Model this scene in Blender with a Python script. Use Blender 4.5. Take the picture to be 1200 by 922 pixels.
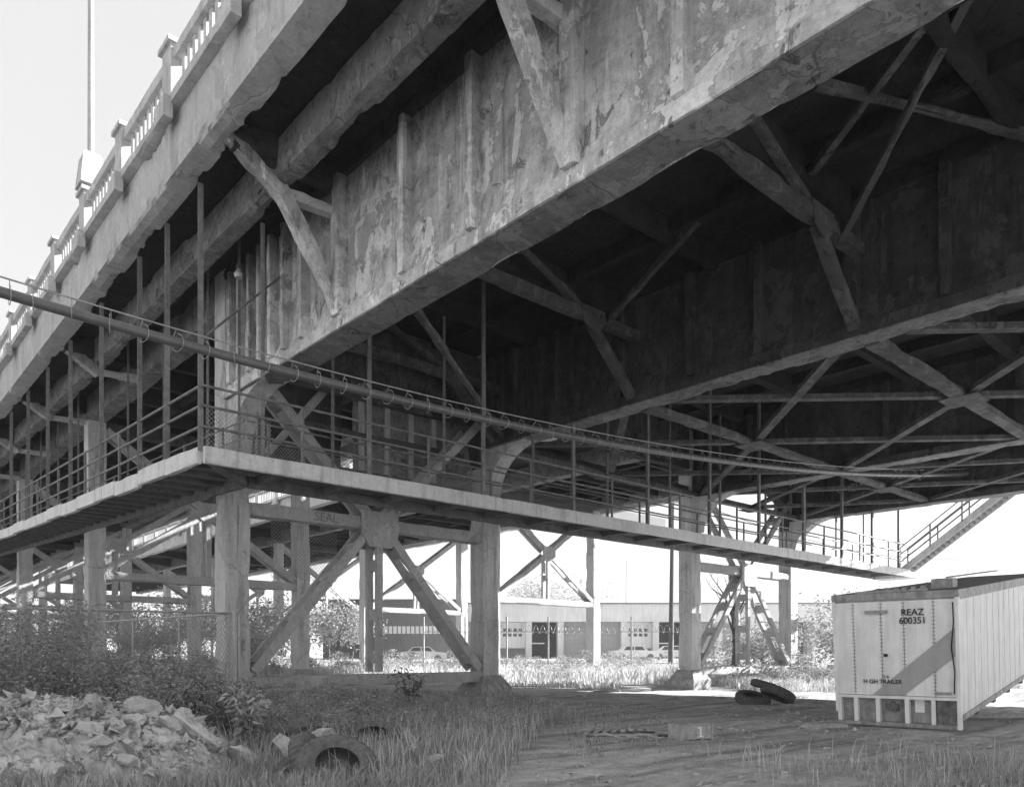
import bpy, bmesh, math, random
import numpy as np
from mathutils import Vector as V, Matrix, noise
R = math.radians
random.seed(7); rng = np.random.default_rng(7)
for o in list(bpy.data.objects): bpy.data.objects.remove(o)
S = bpy.context.scene
COL = S.collection

# ------------------------------------------------------------------ camera
YAW = math.atan(807/914)
cd = bpy.data.cameras.new('camera'); cam = bpy.data.objects.new('camera', cd); COL.objects.link(cam)
cam.location = (0, 0, 1.6); cam.rotation_euler = (math.pi/2, 0, -YAW)
cd.sensor_width = 36; cd.lens = 914/1200*36
cd.shift_x = 15/1200; cd.shift_y = 304/1200
cd.clip_end = 3000; cd.clip_start = .1
S.camera = cam
CR, SR = math.cos(YAW), math.sin(YAW)
def G(x, d, z=0.0):
    """point x metres to the right of and d metres in front of where the photographer stood"""
    return V((CR*x + SR*d, -SR*x + CR*d, z))

# ------------------------------------------------------------------ light
SUN_EL = R(25); SH = V((.9, -.436, 0)).normalized()
sun_dir = V((SH.x*math.cos(SUN_EL), SH.y*math.cos(SUN_EL), math.sin(SUN_EL)))
w = bpy.data.worlds.new('World'); S.world = w; w.use_nodes = True
nt = w.node_tree; bg = nt.nodes['Background']
sky = nt.nodes.new('ShaderNodeTexSky'); sky.sky_type = 'NISHITA'; sky.sun_disc = False
sky.sun_elevation = SUN_EL; sky.sun_rotation = math.atan2(SH.x, SH.y)
sky.air_density = 1.0; sky.dust_density = 1.5; sky.ozone_density = 1.0
bw = nt.nodes.new('ShaderNodeRGBToBW'); nt.links.new(sky.outputs[0], bw.inputs[0])
mxs = nt.nodes.new('ShaderNodeMix'); mxs.data_type = 'FLOAT'; mxs.inputs[0].default_value = .8   # even white haze veils most of the blue
nt.links.new(bw.outputs[0], mxs.inputs[2]); mxs.inputs[3].default_value = 2.2
nt.links.new(mxs.outputs[0], bg.inputs[0]); bg.inputs[1].default_value = .12
sl = bpy.data.lights.new('sun', 'SUN'); so = bpy.data.objects.new('sun', sl); COL.objects.link(so)
sl.energy = 5.0; sl.angle = R(.5); sl.color = (1, 1, 1)
so.rotation_euler = sun_dir.to_track_quat('Z', 'Y').to_euler()
S.view_settings.view_transform = 'Standard'; S.view_settings.look = 'None'
S.view_settings.exposure = 1.8; S.view_settings.gamma = 1
S.cycles.max_bounces = 8; S.cycles.diffuse_bounces = 5

# ------------------------------------------------------------------ materials
class NT:
    def __init__(s, name):
        s.m = bpy.data.materials.new(name); s.m.use_nodes = True; s.t = s.m.node_tree
        s.b = s.t.nodes['Principled BSDF']
    def n(s, ty, **k):
        x = s.t.nodes.new(ty)
        for a, v in k.items():
            if a.startswith('i_'):
                x.inputs[a[2:].replace('_', ' ')].default_value = v
            else: setattr(x, a, v)
        return x
    def l(s, a, b): s.t.links.new(a, b)
    def pos(s, scale=(1, 1, 1)):
        g = s.n('ShaderNodeNewGeometry'); mp = s.n('ShaderNodeMapping'); mp.inputs['Scale'].default_value = scale
        s.l(g.outputs['Position'], mp.inputs[0]); return mp.outputs[0]
    def noise(s, vec, scale, detail=6, rough=.6, dist=0):
        x = s.n('ShaderNodeTexNoise'); x.inputs['Scale'].default_value = scale; x.inputs['Detail'].default_value = detail
        x.inputs['Roughness'].default_value = rough; x.inputs['Distortion'].default_value = dist
        s.l(vec, x.inputs['Vector']); return x.outputs['Fac']
    def ramp(s, f, pts, interp='LINEAR'):
        r = s.n('ShaderNodeValToRGB'); r.color_ramp.interpolation = interp
        el = r.color_ramp.elements
        el[0].position, el[0].color = pts[0][0], (pts[0][1],)*3+(1,)
        el[1].position, el[1].color = pts[-1][0], (pts[-1][1],)*3+(1,)
        for p, v in pts[1:-1]:
            e = el.new(p); e.color = (v, v, v, 1)
        s.l(f, r.inputs[0]); return r.outputs[0]
    def math(s, op, a, b=None, clamp=False):
        x = s.n('ShaderNodeMath', operation=op); x.use_clamp = clamp
        for i, v in enumerate((a, b)):
            if v is None: continue
            if isinstance(v, (int, float)): x.inputs[i].default_value = v
            else: s.l(v, x.inputs[i])
        return x.outputs[0]
    def mix(s, f, a, b):
        x = s.n('ShaderNodeMix', data_type='FLOAT')
        for i, v in ((0, f), (2, a), (3, b)):
            if isinstance(v, (int, float)): x.inputs[i].default_value = v
            else: s.l(v, x.inputs[i])
        return x.outputs[0]
    def done(s, col, rough=.9, bump=None, bs=.3, bd=.02, metal=0, spec=.3):
        s.l(col, s.b.inputs['Base Color'])
        s.b.inputs['Roughness'].default_value = rough; s.b.inputs['Metallic'].default_value = metal
        s.b.inputs['Specular IOR Level'].default_value = spec
        if bump is not None:
            b = s.n('ShaderNodeBump'); b.inputs['Strength'].default_value = bs; b.inputs['Distance'].default_value = bd
            s.l(bump, b.inputs['Height']); s.l(b.outputs[0], s.b.inputs['Normal'])
        return s.m
def concrete(name, base, stain=.5, light=.5, streak=.5, crack=.0, bs=.5):
    """board-cast concrete: mottling, run-down streaks, pale lime patches with sharp edges, dark scabs"""
    t = NT(name); p = t.pos(); ps = t.pos((1, 1, .09))
    a = t.noise(p, .8, 12, .68, .5); c = t.noise(p, 2.7, 10, .72, .3); b = t.noise(p, 8, 8, .72); f = t.noise(p, 45, 4, .75)
    st = t.noise(ps, 2.2, 9, .72, .25); st2 = t.noise(ps, 7, 7, .7)
    k = .6+stain
    v = t.ramp(a, [(.32, base*(1-.55*stain)), (.5, base), (.66, base*(1+.3*stain))])
    v = t.math('MULTIPLY', v, t.ramp(c, [(.33, 1-.5*stain), (.5, 1), (.62, 1+.12*stain)]))
    v = t.math('MULTIPLY', v, t.ramp(b, [(.33, 1-.08-.22*stain), (.5, 1), (.65, 1+.1*k)]))
    v = t.math('MULTIPLY', v, t.ramp(f, [(.3, .82), (.7, 1.12)]))
    v = t.mix(streak, v, t.math('MULTIPLY', v, t.ramp(st, [(.38, .5), (.47, 1.0), (.56, 1.0), (.66, 1.35)])))
    v = t.mix(streak*.4, v, t.math('MULTIPLY', v, t.ramp(st2, [(.38, .62), (.5, 1.0), (.64, 1.15)])))
    pm = t.noise(t.pos((1, 1, .5)), 1.1, 12, .74, .8)
    pm2 = t.math('ADD', t.math('MULTIPLY', pm, .7), t.math('MULTIPLY', c, .3))
    patch = t.ramp(pm2, [(.52, 0), (.535, 1)])
    v = t.mix(t.math('MULTIPLY', patch, light), v, t.math('MULTIPLY', t.ramp(b, [(.35, .8), (.6, 1.05)]), min(base*1.8, .68)))
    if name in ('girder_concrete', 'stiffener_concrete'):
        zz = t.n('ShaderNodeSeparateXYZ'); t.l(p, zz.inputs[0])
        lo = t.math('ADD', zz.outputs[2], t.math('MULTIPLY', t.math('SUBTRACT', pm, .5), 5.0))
        v = t.math('MULTIPLY', v, t.ramp(t.math('MULTIPLY', lo, .05), [(.47, 1.6), (.53, 1.05), (.6, .9), (.655, .35)]))  # ground bounce with lime painted in below, shade with stains painted in above
    sc = t.noise(t.pos((1, 1, .7)), 1.8, 12, .76, .8)
    if streak >= .45:      # run-down lime and rust drips in thin lines
        dr = t.noise(t.pos((1, 1, .05)), 4.0, 8, .62, .1); gate = t.ramp(a, [(.45, 0), (.6, 1)])
        v = t.mix(t.math('MULTIPLY', t.math('MULTIPLY', t.ramp(dr, [(.61, 0), (.625, 1)]), gate), streak), v, min(base*1.7, .68))
        v = t.mix(t.math('MULTIPLY', t.ramp(dr, [(.34, 1), (.37, 0)]), streak*.8), v, base*.35)
    scab = t.ramp(sc, [(.385, 1), (.40, 0)])
    v = t.mix(t.math('MULTIPLY', scab, min(1, stain*1.1)), v, t.math('MULTIPLY', t.ramp(f, [(.35, .6), (.6, 1.3)]), base*.33))
    h = t.math('ADD', t.math('MULTIPLY', b, .5), t.math('MULTIPLY', f, .25))
    h = t.math('ADD', h, t.math('MULTIPLY', c, .6)); h = t.math('ADD', h, t.math('MULTIPLY', patch, .2)); h = t.math('ADD', h, t.math('MULTIPLY', scab, -.5))
    if crack:
        vo = t.n('ShaderNodeTexVoronoi', feature='DISTANCE_TO_EDGE'); vo.inputs['Scale'].default_value = .35
        wv = t.n('ShaderNodeVectorMath', operation='MULTIPLY_ADD'); 
        nz = t.n('ShaderNodeTexNoise'); nz.inputs['Scale'].default_value = 2.5; nz.inputs['Detail'].default_value = 5
        t.l(p, nz.inputs['Vector']); t.l(nz.outputs['Color'], wv.inputs[0]); wv.inputs[1].default_value = (.35, .35, .35); t.l(p, wv.inputs[2])
        t.l(wv.outputs[0], vo.inputs['Vector'])
        ck = t.ramp(vo.outputs['Distance'], [(.0, 1), (.01, 0)])
        v = t.mix(t.math('MULTIPLY', ck, crack), v, base*.15); h = t.math('ADD', h, t.math('MULTIPLY', ck, -.5))
    return t.done(v, .92, h, bs, .05)
def plain(name, base, var=.25, rough=.7, scale=8, bs=.2, metal=0, streak=0, spec=.3):
    t = NT(name); p = t.pos(); a = t.noise(p, scale, 7, .65); b = t.noise(p, scale*6, 4, .6)
    v = t.ramp(a, [(.3, base*(1-var)), (.7, base*(1+var))]); v = t.math('MULTIPLY', v, t.ramp(b, [(.3, 1-var*.5), (.7, 1+var*.3)]))
    if streak:
        st = t.noise(t.pos((1, 1, .08)), 5, 6, .65); v = t.math('MULTIPLY', v, t.ramp(st, [(.35, 1-streak), (.6, 1.05)]))
    return t.done(v, rough, b, bs, .01, metal, spec)
M = {}
M['fascia'] = concrete('fascia_concrete', .46, .15, .25, .4, .1, .6)
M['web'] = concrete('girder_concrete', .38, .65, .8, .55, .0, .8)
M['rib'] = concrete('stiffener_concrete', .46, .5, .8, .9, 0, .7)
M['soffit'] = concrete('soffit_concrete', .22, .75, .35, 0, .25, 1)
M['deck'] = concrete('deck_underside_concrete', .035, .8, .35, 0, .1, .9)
M['dark'] = concrete('shaded_concrete', .065, .7, .6, .7, 0, .6)  # shade under the deck put into a darker concrete colour
M['lateral'] = concrete('brace_concrete', .10, .6, .7, .3, 0, .8)
M['column'] = concrete('column_concrete', .6, .15, .2, .7, .25, .8)
M['brace'] = concrete('trestle_brace_concrete', .5, .2, .3, .3, .1, .8)
M['footing'] = concrete('footing_concrete', .38, .45, .4, 0, .2, .9)
M['rail'] = concrete('balustrade_concrete', .45, .15, .4, .4, 0, .4)
M['steel'] = plain('weathered_steel', .22, .3, .6, 6, .2, .2, .3)
M['galv'] = plain('galvanised_steel', .4, .2, .5, 8, .15, .4, .2)
M['pipe'] = plain('conduit_paint', .13, .2, .4, 5, .15, .1, 0, .5)
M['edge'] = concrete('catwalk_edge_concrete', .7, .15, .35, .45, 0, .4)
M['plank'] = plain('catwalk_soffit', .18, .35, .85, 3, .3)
M['wire'] = plain('fence_wire', .35, .2, .5, 8, 0, .5)
M['black'] = plain('black_paint', .025, .3, .6)
M['rubber'] = plain('tyre_rubber', .14, .4, .75, 14, .4, 0, 0, .35)
M['white'] = plain('white_paint', .88, .06, .55, 3, .05, 0, .12)
M['stripe'] = plain('grey_stripe_paint', .42, .06, .55, 3, .05, 0, .1)
M['frame'] = plain('trailer_frame_paint', .42, .3, .6, 7, .25, .2, .4)
M['rust'] = plain('rusty_plate', .17, .55, .8, 7, .4)
M['wood'] = plain('weathered_wood', .42, .35, .85, 9, .4)
M['rock'] = concrete('broken_concrete', .62, .4, .5, 0, 0, 1.0)
M['rockd'] = concrete('dirty_rubble', .6, .6, .9, 0, 0, 1.0)
M['bark'] = plain('bark', .12, .4, .9, 6, .5)
M['glass'] = plain('window_glass', .08, .2, .15, 2, 0, 0, 0, .6)
M['wall'] = plain('warehouse_wall', .72, .1, .9, .6, .1, 0, .1)
M['walld'] = plain('warehouse_dark_wall', .2, .15, .9, .6, .1, 0, .1)
M['door'] = plain('shutter_door', .45, .08, .7, 1, .05, 0, .1)
M['car'] = plain('car_paint', .7, .04, .3, 2, 0, 0, 0, .5)
M['tar'] = plain('tar_roof', .2, .2, .9, .5)
M['graf'] = plain('pale_graffiti', .4, .3, .9); M['grafd'] = plain('dark_graffiti', .28, .3, .9)
def leafmat(name, lo, hi):
    t = NT(name)
    oi = t.n('ShaderNodeNewGeometry'); p = t.pos()
    a = t.noise(p, 1.6, 4, .6); r = oi.outputs['Random Per Island']
    v = t.math('ADD', t.math('MULTIPLY', a, .6), t.math('MULTIPLY', r, .4))
    v = t.ramp(v, [(.25, lo), (.75, hi)])
    m = t.done(v, .7, spec=.25)
    tr = t.n('ShaderNodeBsdfTranslucent'); mx = t.n('ShaderNodeMixShader'); mx.inputs[0].default_value = .25
    t.l(v, tr.inputs[0]); out = t.t.nodes['Material Output']
    t.l(t.b.outputs[0], mx.inputs[1]); t.l(tr.outputs[0], mx.inputs[2]); t.l(mx.outputs[0], out.inputs[0])
    return m
M['leaf'] = leafmat('weed_leaf', .18, .55); M['leafd'] = leafmat('dark_leaf', .08, .24)
M['grass'] = leafmat('grass_blade', .2, .6); M['dry'] = leafmat('dry_grass_blade', .5, .8); M['pale'] = leafmat('pale_leaf', .28, .6)
M['petal'] = plain('white_petal', .7, .1, .8)

def ground_mat():
    t = NT('ground'); p = t.pos(); big = t.noise(p, .22, 7, .6, .5); md = t.noise(p, 2.2, 8, .7); fi = t.noise(p, 26, 5, .75)
    # wheel tracks run along the lane under the bridge
    rot = t.n('ShaderNodeMapping'); rot.inputs['Rotation'].default_value = (0, 0, R(-22)); rot.inputs['Scale'].default_value = (.16, 1.5, 1)
    g = t.n('ShaderNodeNewGeometry'); t.l(g.outputs['Position'], rot.inputs[0])
    tr = t.noise(rot.outputs[0], 1.3, 7, .6, .6)
    v = t.ramp(big, [(.3, .38), (.5, .48), (.7, .6)])
    v = t.math('MULTIPLY', v, t.ramp(md, [(.3, .62), (.5, 1.0), (.65, 1.25)])); v = t.math('MULTIPLY', v, t.ramp(tr, [(.36, .55), (.5, 1), (.65, 1.2)]))
    sp = t.n('ShaderNodeTexVoronoi'); sp.inputs['Scale'].default_value = 14; t.l(p, sp.inputs['Vector'])
    peb = t.ramp(sp.outputs['Distance'], [(.1, 1), (.22, 0)]); sel = t.ramp(fi, [(.55, 0), (.6, 1)])
    v = t.mix(t.math('MULTIPLY', peb, sel), v, .42)
    v = t.math('MULTIPLY', v, t.ramp(fi, [(.3, .6), (.7, 1.25)]))
    h = t.math('ADD', t.math('MULTIPLY', md, .6), t.math('MULTIPLY', fi, .3)); h = t.math('ADD', h, t.math('MULTIPLY', tr, .8))
    return t.done(v, .95, h, .7, .06)
M['ground'] = ground_mat()

# ------------------------------------------------------------------ mesh helpers
class MB:
    def __init__(s): s.v = []; s.f = []
    def add(s, vs, fs):
        o = len(s.v); s.v += [tuple(x) for x in vs]; s.f += [tuple(i+o for i in f) for f in fs]; return s
    def box(s, lo, hi):
        x0, y0, z0 = lo; x1, y1, z1 = hi
        return s.add([(x0,y0,z0),(x1,y0,z0),(x1,y1,z0),(x0,y1,z0),(x0,y0,z1),(x1,y0,z1),(x1,y1,z1),(x0,y1,z1)],
                     [(0,3,2,1),(4,5,6,7),(0,1,5,4),(1,2,6,5),(2,3,7,6),(3,0,4,7)])
    def frame(s, p0, p1, up):
        t = (p1-p0); L = t.length; t = t/L; up = V(up)
        if abs(t.dot(up)) > .99: up = V((0, 1, 0))
        a = t.cross(up).normalized(); b = a.cross(t).normalized(); return t, a, b, L
    def beam(s, p0, p1, w, h, up=(0, 0, 1)):
        p0, p1 = V(p0), V(p1); t, a, b, L = s.frame(p0, p1, up); vs = []
        for p in (p0, p1):
            for i, j in ((-1,-1),(1,-1),(1,1),(-1,1)): vs.append(p+a*(w/2*i)+b*(h/2*j))
        return s.add(vs, [(0,1,2,3),(7,6,5,4),(0,4,5,1),(1,5,6,2),(2,6,7,3),(3,7,4,0)])
    def rough(s, p0, p1, w, h, up=(0, 0, 1), seg=.35, amp=.015, chip=.05, taper=1.0):
        p0, p1 = V(p0), V(p1); t, a, b, L = s.frame(p0, p1, up); n = max(2, int(L/seg)); ring = []
        fr = [-1, -.72, 0, .72]
        for k in range(4):
            for q in fr:
                ring.append([(q, -1), (1, q), (-q, 1), (-1, -q)][k])
        vs = []; fs = []; m = len(ring)
        for i in range(n+1):
            c = p0 + t*(L*i/n); k = 1+(taper-1)*i/n
            for (x, y) in ring:
                p = c+a*(w/2*k*x)+b*(h/2*k*y)
                e = noise.fractal(p*2.2, .8, 2, 4)*amp*.7
                cn = abs(x) > .9 and abs(y) > .9; near = abs(x) > .7 and abs(y) > .7
                g = 0
                if near:
                    mk = min(1, max(0, (noise.noise(p*.75+V((5, 3, 9)))-.12)*6))
                    g = mk*chip*(1.1+1.3*noise.noise(p*4)+.8*noise.noise(p*11)) + chip*.12*(1+noise.noise(p*6))
                    g = max(0, g)*(1.0 if cn else .4)
                q = (c-p); q = q-t*q.dot(t); q.normalize()
                vs.append(p+q*(g+e)+t*(noise.noise(p*3)*.01 if 0 < i < n else 0))
        for i in range(n):
            for j in range(m):
                fs.append((i*m+j, (i+1)*m+j, (i+1)*m+(j+1) % m, i*m+(j+1) % m))
        fs.append(tuple(range(m))); fs.append(tuple(n*m+j for j in range(m-1, -1, -1)))
        return s.add(vs, fs)
    def cyl(s, p0, p1, r, n=8, r1=None):
        p0, p1 = V(p0), V(p1); t, a, b, L = s.frame(p0, p1, (0, 0, 1)); r1 = r if r1 is None else r1; vs = []
        for p, q in ((p0, r), (p1, r1)):
            for k in range(n): th = 2*math.pi*k/n; vs.append(p+a*(q*math.cos(th))+b*(q*math.sin(th)))
        return s.add(vs, [(k, n+k, n+(k+1) % n, (k+1) % n) for k in range(n)]+[tuple(range(n)), tuple(range(2*n-1, n-1, -1))])
    def tube(s, pts, r, n=8, closed=False):
        pts = [V(p) for p in pts]; N = len(pts); vs = []; fs = []
        for i, p in enumerate(pts):
            q0 = pts[(i-1) % N] if (closed or i > 0) else p; q1 = pts[(i+1) % N] if (closed or i < N-1) else p
            t = (q1-q0).normalized(); up = V((0, 0, 1)) if abs(t.z) < .9 else V((0, 1, 0))
            a = t.cross(up).normalized(); b = a.cross(t)
            rr = r[i] if isinstance(r, (list, tuple)) else r
            for k in range(n): th = 2*math.pi*k/n; vs.append(p+a*(rr*math.cos(th))+b*(rr*math.sin(th)))
        for i in range(N if closed else N-1):
            for k in range(n): fs.append((i*n+k, ((i+1) % N)*n+k, ((i+1) % N)*n+(k+1) % n, i*n+(k+1) % n))
        if not closed: fs += [tuple(range(n)), tuple((N-1)*n+k for k in range(n-1, -1, -1))]
        return s.add(vs, fs)
    def prism(s, poly, ext):
        """poly: closed planar loop of 3D points, ext: extrusion vector"""
        n = len(poly); poly = [V(p) for p in poly]; ext = V(ext)
        vs = poly+[p+ext for p in poly]
        return s.add(vs, [tuple(range(n-1, -1, -1)), tuple(range(n, 2*n))]+[(k, (k+1) % n, n+(k+1) % n, n+k) for k in range(n)])
    def build(s, name, mat, parent=None, world=True, loc=None, smooth=False, label=None, kind=None, recalc=True):
        me = bpy.data.meshes.new(name); off = V((0, 0, 0))
        if loc is not None: off = V(loc)
        elif parent is not None and world: off = wloc(parent)
        me.from_pydata([(x-off.x, y-off.y, z-off.z) for x, y, z in s.v], [], s.f)
        if recalc:
            bm = bmesh.new(); bm.from_mesh(me); bmesh.ops.recalc_face_normals(bm, faces=bm.faces); bm.to_mesh(me); bm.free()
        me.materials.append(M[mat] if isinstance(mat, str) else mat)
        if smooth: me.polygons.foreach_set('use_smooth', [True]*len(me.polygons))
        o = bpy.data.objects.new(name, me); COL.objects.link(o)
        if parent is not None:
            o.parent = parent
            if loc is not None: o.location = off-wloc(parent)
        elif loc is not None: o.location = off
        if label: o['label'] = label
        if kind: o['kind'] = kind
        return o
def wloc(o):
    p = V((0, 0, 0))
    while o is not None: p += o.location; o = o.parent
    return p
def E(name, label, cat, loc=(0, 0, 0), rot=0, group=None):
    o = bpy.data.objects.new(name, None); COL.objects.link(o); o.location = loc; o.rotation_euler = (0, 0, rot)
    o.empty_display_size = .1; o['label'] = label; o['category'] = cat
    if group: o['group'] = group
    return o
def tag(o, label=None, cat=None, group=None, kind=None):
    for k, v in (('label', label), ('category', cat), ('group', group), ('kind', kind)):
        if v: o[k] = v
    return o
def inst(src, parent, at):
    """copy of a part at a world position, sharing its mesh"""
    o = src.copy(); COL.objects.link(o); o.parent = parent; o.location = V(at)-wloc(parent); return o
def copy_tree(root, loc, rot=None, label=None):
    r = root.copy(); COL.objects.link(r); r.location = loc
    if rot is not None: r.rotation_euler = rot
    if label: r['label'] = label
    for c in root.children:
        k = c.copy(); COL.objects.link(k); k.parent = r
        for g in c.children:
            q = g.copy(); COL.objects.link(q); q.parent = k
    return r
def mesh_np(name, verts, faces, mat, parent=None, kind=None, smooth=False):
    """verts (n,3), faces (m,k) arrays"""
    me = bpy.data.meshes.new(name); n = len(verts); m, k = faces.shape
    me.vertices.add(n); me.vertices.foreach_set('co', verts.astype(np.float32).ravel())
    me.loops.add(m*k); me.loops.foreach_set('vertex_index', faces.astype(np.int32).ravel())
    me.polygons.add(m); me.polygons.foreach_set('loop_start', np.arange(0, m*k, k, dtype=np.int32))
    me.update(calc_edges=True); me.materials.append(M[mat])
    if smooth: me.polygons.foreach_set('use_smooth', [True]*m)
    o = bpy.data.objects.new(name, me); COL.objects.link(o)
    if parent is not None: o.parent = parent
    if kind: o['kind'] = kind
    return o

# ------------------------------------------------------------------ ground
def sstep(a, b, x): t = min(1, max(0, (x-a)/(b-a))); return t*t*(3-2*t)
def site(x, y): return CR*x-SR*y, SR*x+CR*y     # world -> (right, forward)
MOUND = G(-6.6, 10.6)
def gh(x, y):
    sx, sd = site(x, y); h = 0
    h += .95*sstep(58, 80, sd)*(1-sstep(400, 900, sd)*.2)
    h += .25*sstep(-2.2, -6, sx)*sstep(24, 14, sd)*sstep(3, 8, sd)
    h -= .3*math.exp(-((x-34.5)**2+(y-24)**2)/90)
    h += .05*noise.noise(V((x*.5, y*.5, 0)))+.02*noise.noise(V((x*2, y*2, 3)))
    return h
def axis(c, n, near, far):
    a = np.linspace(-1, 1, n); return c+np.sign(a)*(np.abs(a)*near+(np.abs(a)**7)*far)
xs = axis(14, 220, 45, 1500); ys = axis(14, 220, 45, 1500)
gv = np.array([(x, y, gh(x, y)) for y in ys for x in xs]); nx = len(xs)
ii, jj = np.meshgrid(np.arange(nx-1), np.arange(len(ys)-1)); q = (jj*nx+ii).ravel()
ground = mesh_np('ground', gv, np.stack([q, q+1, q+nx+1, q+nx], 1), 'ground', kind='structure', smooth=True)
GND = lambda p, dz=0: V((p.x, p.y, gh(p.x, p.y)+dz))

# ------------------------------------------------------------------ bridge constants
YB = 24.0                      # the big bent; deep girders end here
C1, C2, C3, C4 = 9.97, 20.4, 34.5, 44.7
SLAB0, SLAB1 = 13.5, 13.95
PAN = [Y for Y in np.arange(9.2-7.7*2, 110, 7.7)]
YEND = 150.0

br = E('elevated_bridge', 'massive concrete encased bridge span with four deep girders passing overhead', 'bridge', (15, 0, 0))
def deep_girder(cx, zb, y0, y1, ribs, mat='web', label=None):
    f = MB(); f.rough((cx, y0, zb+.17), (cx, y1, zb+.17), .84, .34, seg=.13, amp=.012, chip=.06)
    bf = f.build('girder', 'soffit', br, label=label)
    for sx in (-1, 1):
        m = MB(); m.rough((cx+sx*.39, y0, zb+.185), (cx+sx*.39, y1, zb+.185), .09, .31, seg=.13, amp=.004, chip=.035); m.build('flange_face', mat, bf)
    wb = MB()
    for sx in (-1, 1):   # web shell with slight cast unevenness
        nY = int((y1-y0)/.4); nZ = 10; vs = []; fs = []
        for i in range(nY+1):
            for j in range(nZ+1):
                y = y0+(y1-y0)*i/nY; z = zb+.30+(SLAB0-zb-.3)*j/nZ
                fl = .12*max(0, 1-j/1.2)
                vs.append((cx+sx*(.27+fl+.018*noise.fractal(V((cx+sx, y, z))*.9, .8, 2, 4)), y, z))
        for i in range(nY):
            for j in range(nZ):
                a = i*(nZ+1)+j; fs.append((a, a+1, a+nZ+2, a+nZ+1))
        wb.add(vs, fs)
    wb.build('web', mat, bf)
    tf = MB(); tf.rough((cx, y0, 13.28), (cx, y1, 13.28), .8, .4, seg=.5, chip=.04); tf.build('top_flange', 'deck', bf)
    for yr, wd in ribs:
        for sx in (-1, 1):
            m = MB(); m.rough((cx+sx*.38, yr, zb+.34), (cx+sx*.38, yr, 13.1), wd, .3, up=(sx, 0, 0), seg=.3, amp=.012, chip=.025)
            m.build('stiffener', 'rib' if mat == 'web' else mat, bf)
    return bf
rib0 = [(y, .22) for y in (-7.9, -5.5, -3.1, -.7, 1.6, 4.1, 6.8, 11.6, 13.9)]+[(y, .34) for y in (1.45, 9.0, 16.7)]
ribE = [(18.5, .2), (19.5, .16), (20.3, .2), (21.0, .16), (21.7, .2), (22.4, .2), (23.1, .24)]
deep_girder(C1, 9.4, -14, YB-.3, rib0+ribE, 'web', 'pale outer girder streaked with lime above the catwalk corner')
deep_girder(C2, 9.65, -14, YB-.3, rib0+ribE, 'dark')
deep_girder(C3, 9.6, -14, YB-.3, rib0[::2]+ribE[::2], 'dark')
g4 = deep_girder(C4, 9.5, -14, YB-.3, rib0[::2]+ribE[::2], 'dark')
# haunches that run down the columns
def haunch(cx, zb):
    pts = [(cx-.33, YB-.35, zb+.1), (cx-.33, YB-3.1, zb+.1)]
    for k in range(9):
        a = math.pi/2*k/8; pts.append((cx-.33, YB-.72-2.3*math.cos(a)**1.0, zb-1.75*math.sin(a)**1.0*1.0+0))
    # concave: quarter ellipse bulging up toward the corner
    pts = [(cx-.33, YB-.34, zb+.12), (cx-.33, YB-3.2, zb+.12)]
    for k in range(11):
        a = math.pi/2*k/10; pts.append((cx-.33, YB-3.0+2.35*math.sin(a), zb+.02-1.75*(1-math.cos(a))))
    pts.append((cx-.33, YB-.34, zb-1.75))
    MB().prism(pts, (.66, 0, 0)).build('haunch', 'column', br)
for c, z in ((C1, 9.4), (C2, 9.65), (C3, 9.6), (C4, 9.5)): haunch(c, z)
# deck slab, floor beams, stringers
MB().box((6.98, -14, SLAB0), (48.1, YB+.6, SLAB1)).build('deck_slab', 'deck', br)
XR = 48.1
def fascia(x, sgn, y0, y1, par, z0=12.88):
    m = MB(); m.rough((x+.3*sgn*-1*-1, y0, (z0+14.2)/2), (x+.3*sgn, y1, (z0+14.2)/2), .6, 14.2-z0, seg=.15, amp=.01, chip=.09)
    m.build('fascia_beam', 'fascia', par)
fascia(6.4, 1, -14, YB+.6, br); fascia(XR+.6, -1, -14, YB+.6, br)
for Y in [y for y in PAN if y < YB]:
    for a, b in ((C1+.4, C2-.4), (C2+.4, C3-.4), (C3+.4, C4-.4), (C4+.4, XR)):
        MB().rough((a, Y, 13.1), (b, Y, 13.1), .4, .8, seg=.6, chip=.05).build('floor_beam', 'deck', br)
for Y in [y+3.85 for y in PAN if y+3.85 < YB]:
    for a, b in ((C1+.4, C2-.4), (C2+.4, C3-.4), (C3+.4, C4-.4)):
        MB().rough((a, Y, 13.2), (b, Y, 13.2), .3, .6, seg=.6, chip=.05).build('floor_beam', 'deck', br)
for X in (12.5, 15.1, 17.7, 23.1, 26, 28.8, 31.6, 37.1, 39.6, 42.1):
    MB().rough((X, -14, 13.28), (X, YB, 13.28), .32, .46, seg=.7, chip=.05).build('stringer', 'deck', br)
# overhang: longitudinal stringer, cantilever and knee braces
def overhang(par, y0, y1, panels):
    MB().rough((8.25, y0, 12.95), (8.25, y1, 12.95), .46, .9, seg=.15, amp=.02, chip=.1).build('stringer', 'soffit', par)
    for Y in panels:
        MB().rough((7.0, Y, 13.1), (9.7, Y, 13.1), .36, .7, seg=.4, chip=.08).build('floor_beam', 'deck', par)
        MB().rough((9.72, Y, 9.95 if Y < YB else 10.6), (8.14, Y, 12.36), .34, .3, up=(0, 1, 0), seg=.25, amp=.015, chip=.05).build('knee_brace', 'rib', par) if Y < YB else None
        MB().rough((8.22, Y, 12.22), (6.92, Y, 13.05), .34, .34, up=(0, 1, 0), seg=.2, amp=.015, chip=.06).build('knee_brace', 'rib', par)
        MB().rough((8.2, Y+.02, 12.28), (9.72, Y+.02, 12.34), .26, .26, up=(0, 1, 0), seg=.25, amp=.02, chip=.06).build('tie_strut', 'brace', par)
overhang(br, -14, YB+.6, [y for y in PAN if y < YB])
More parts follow.
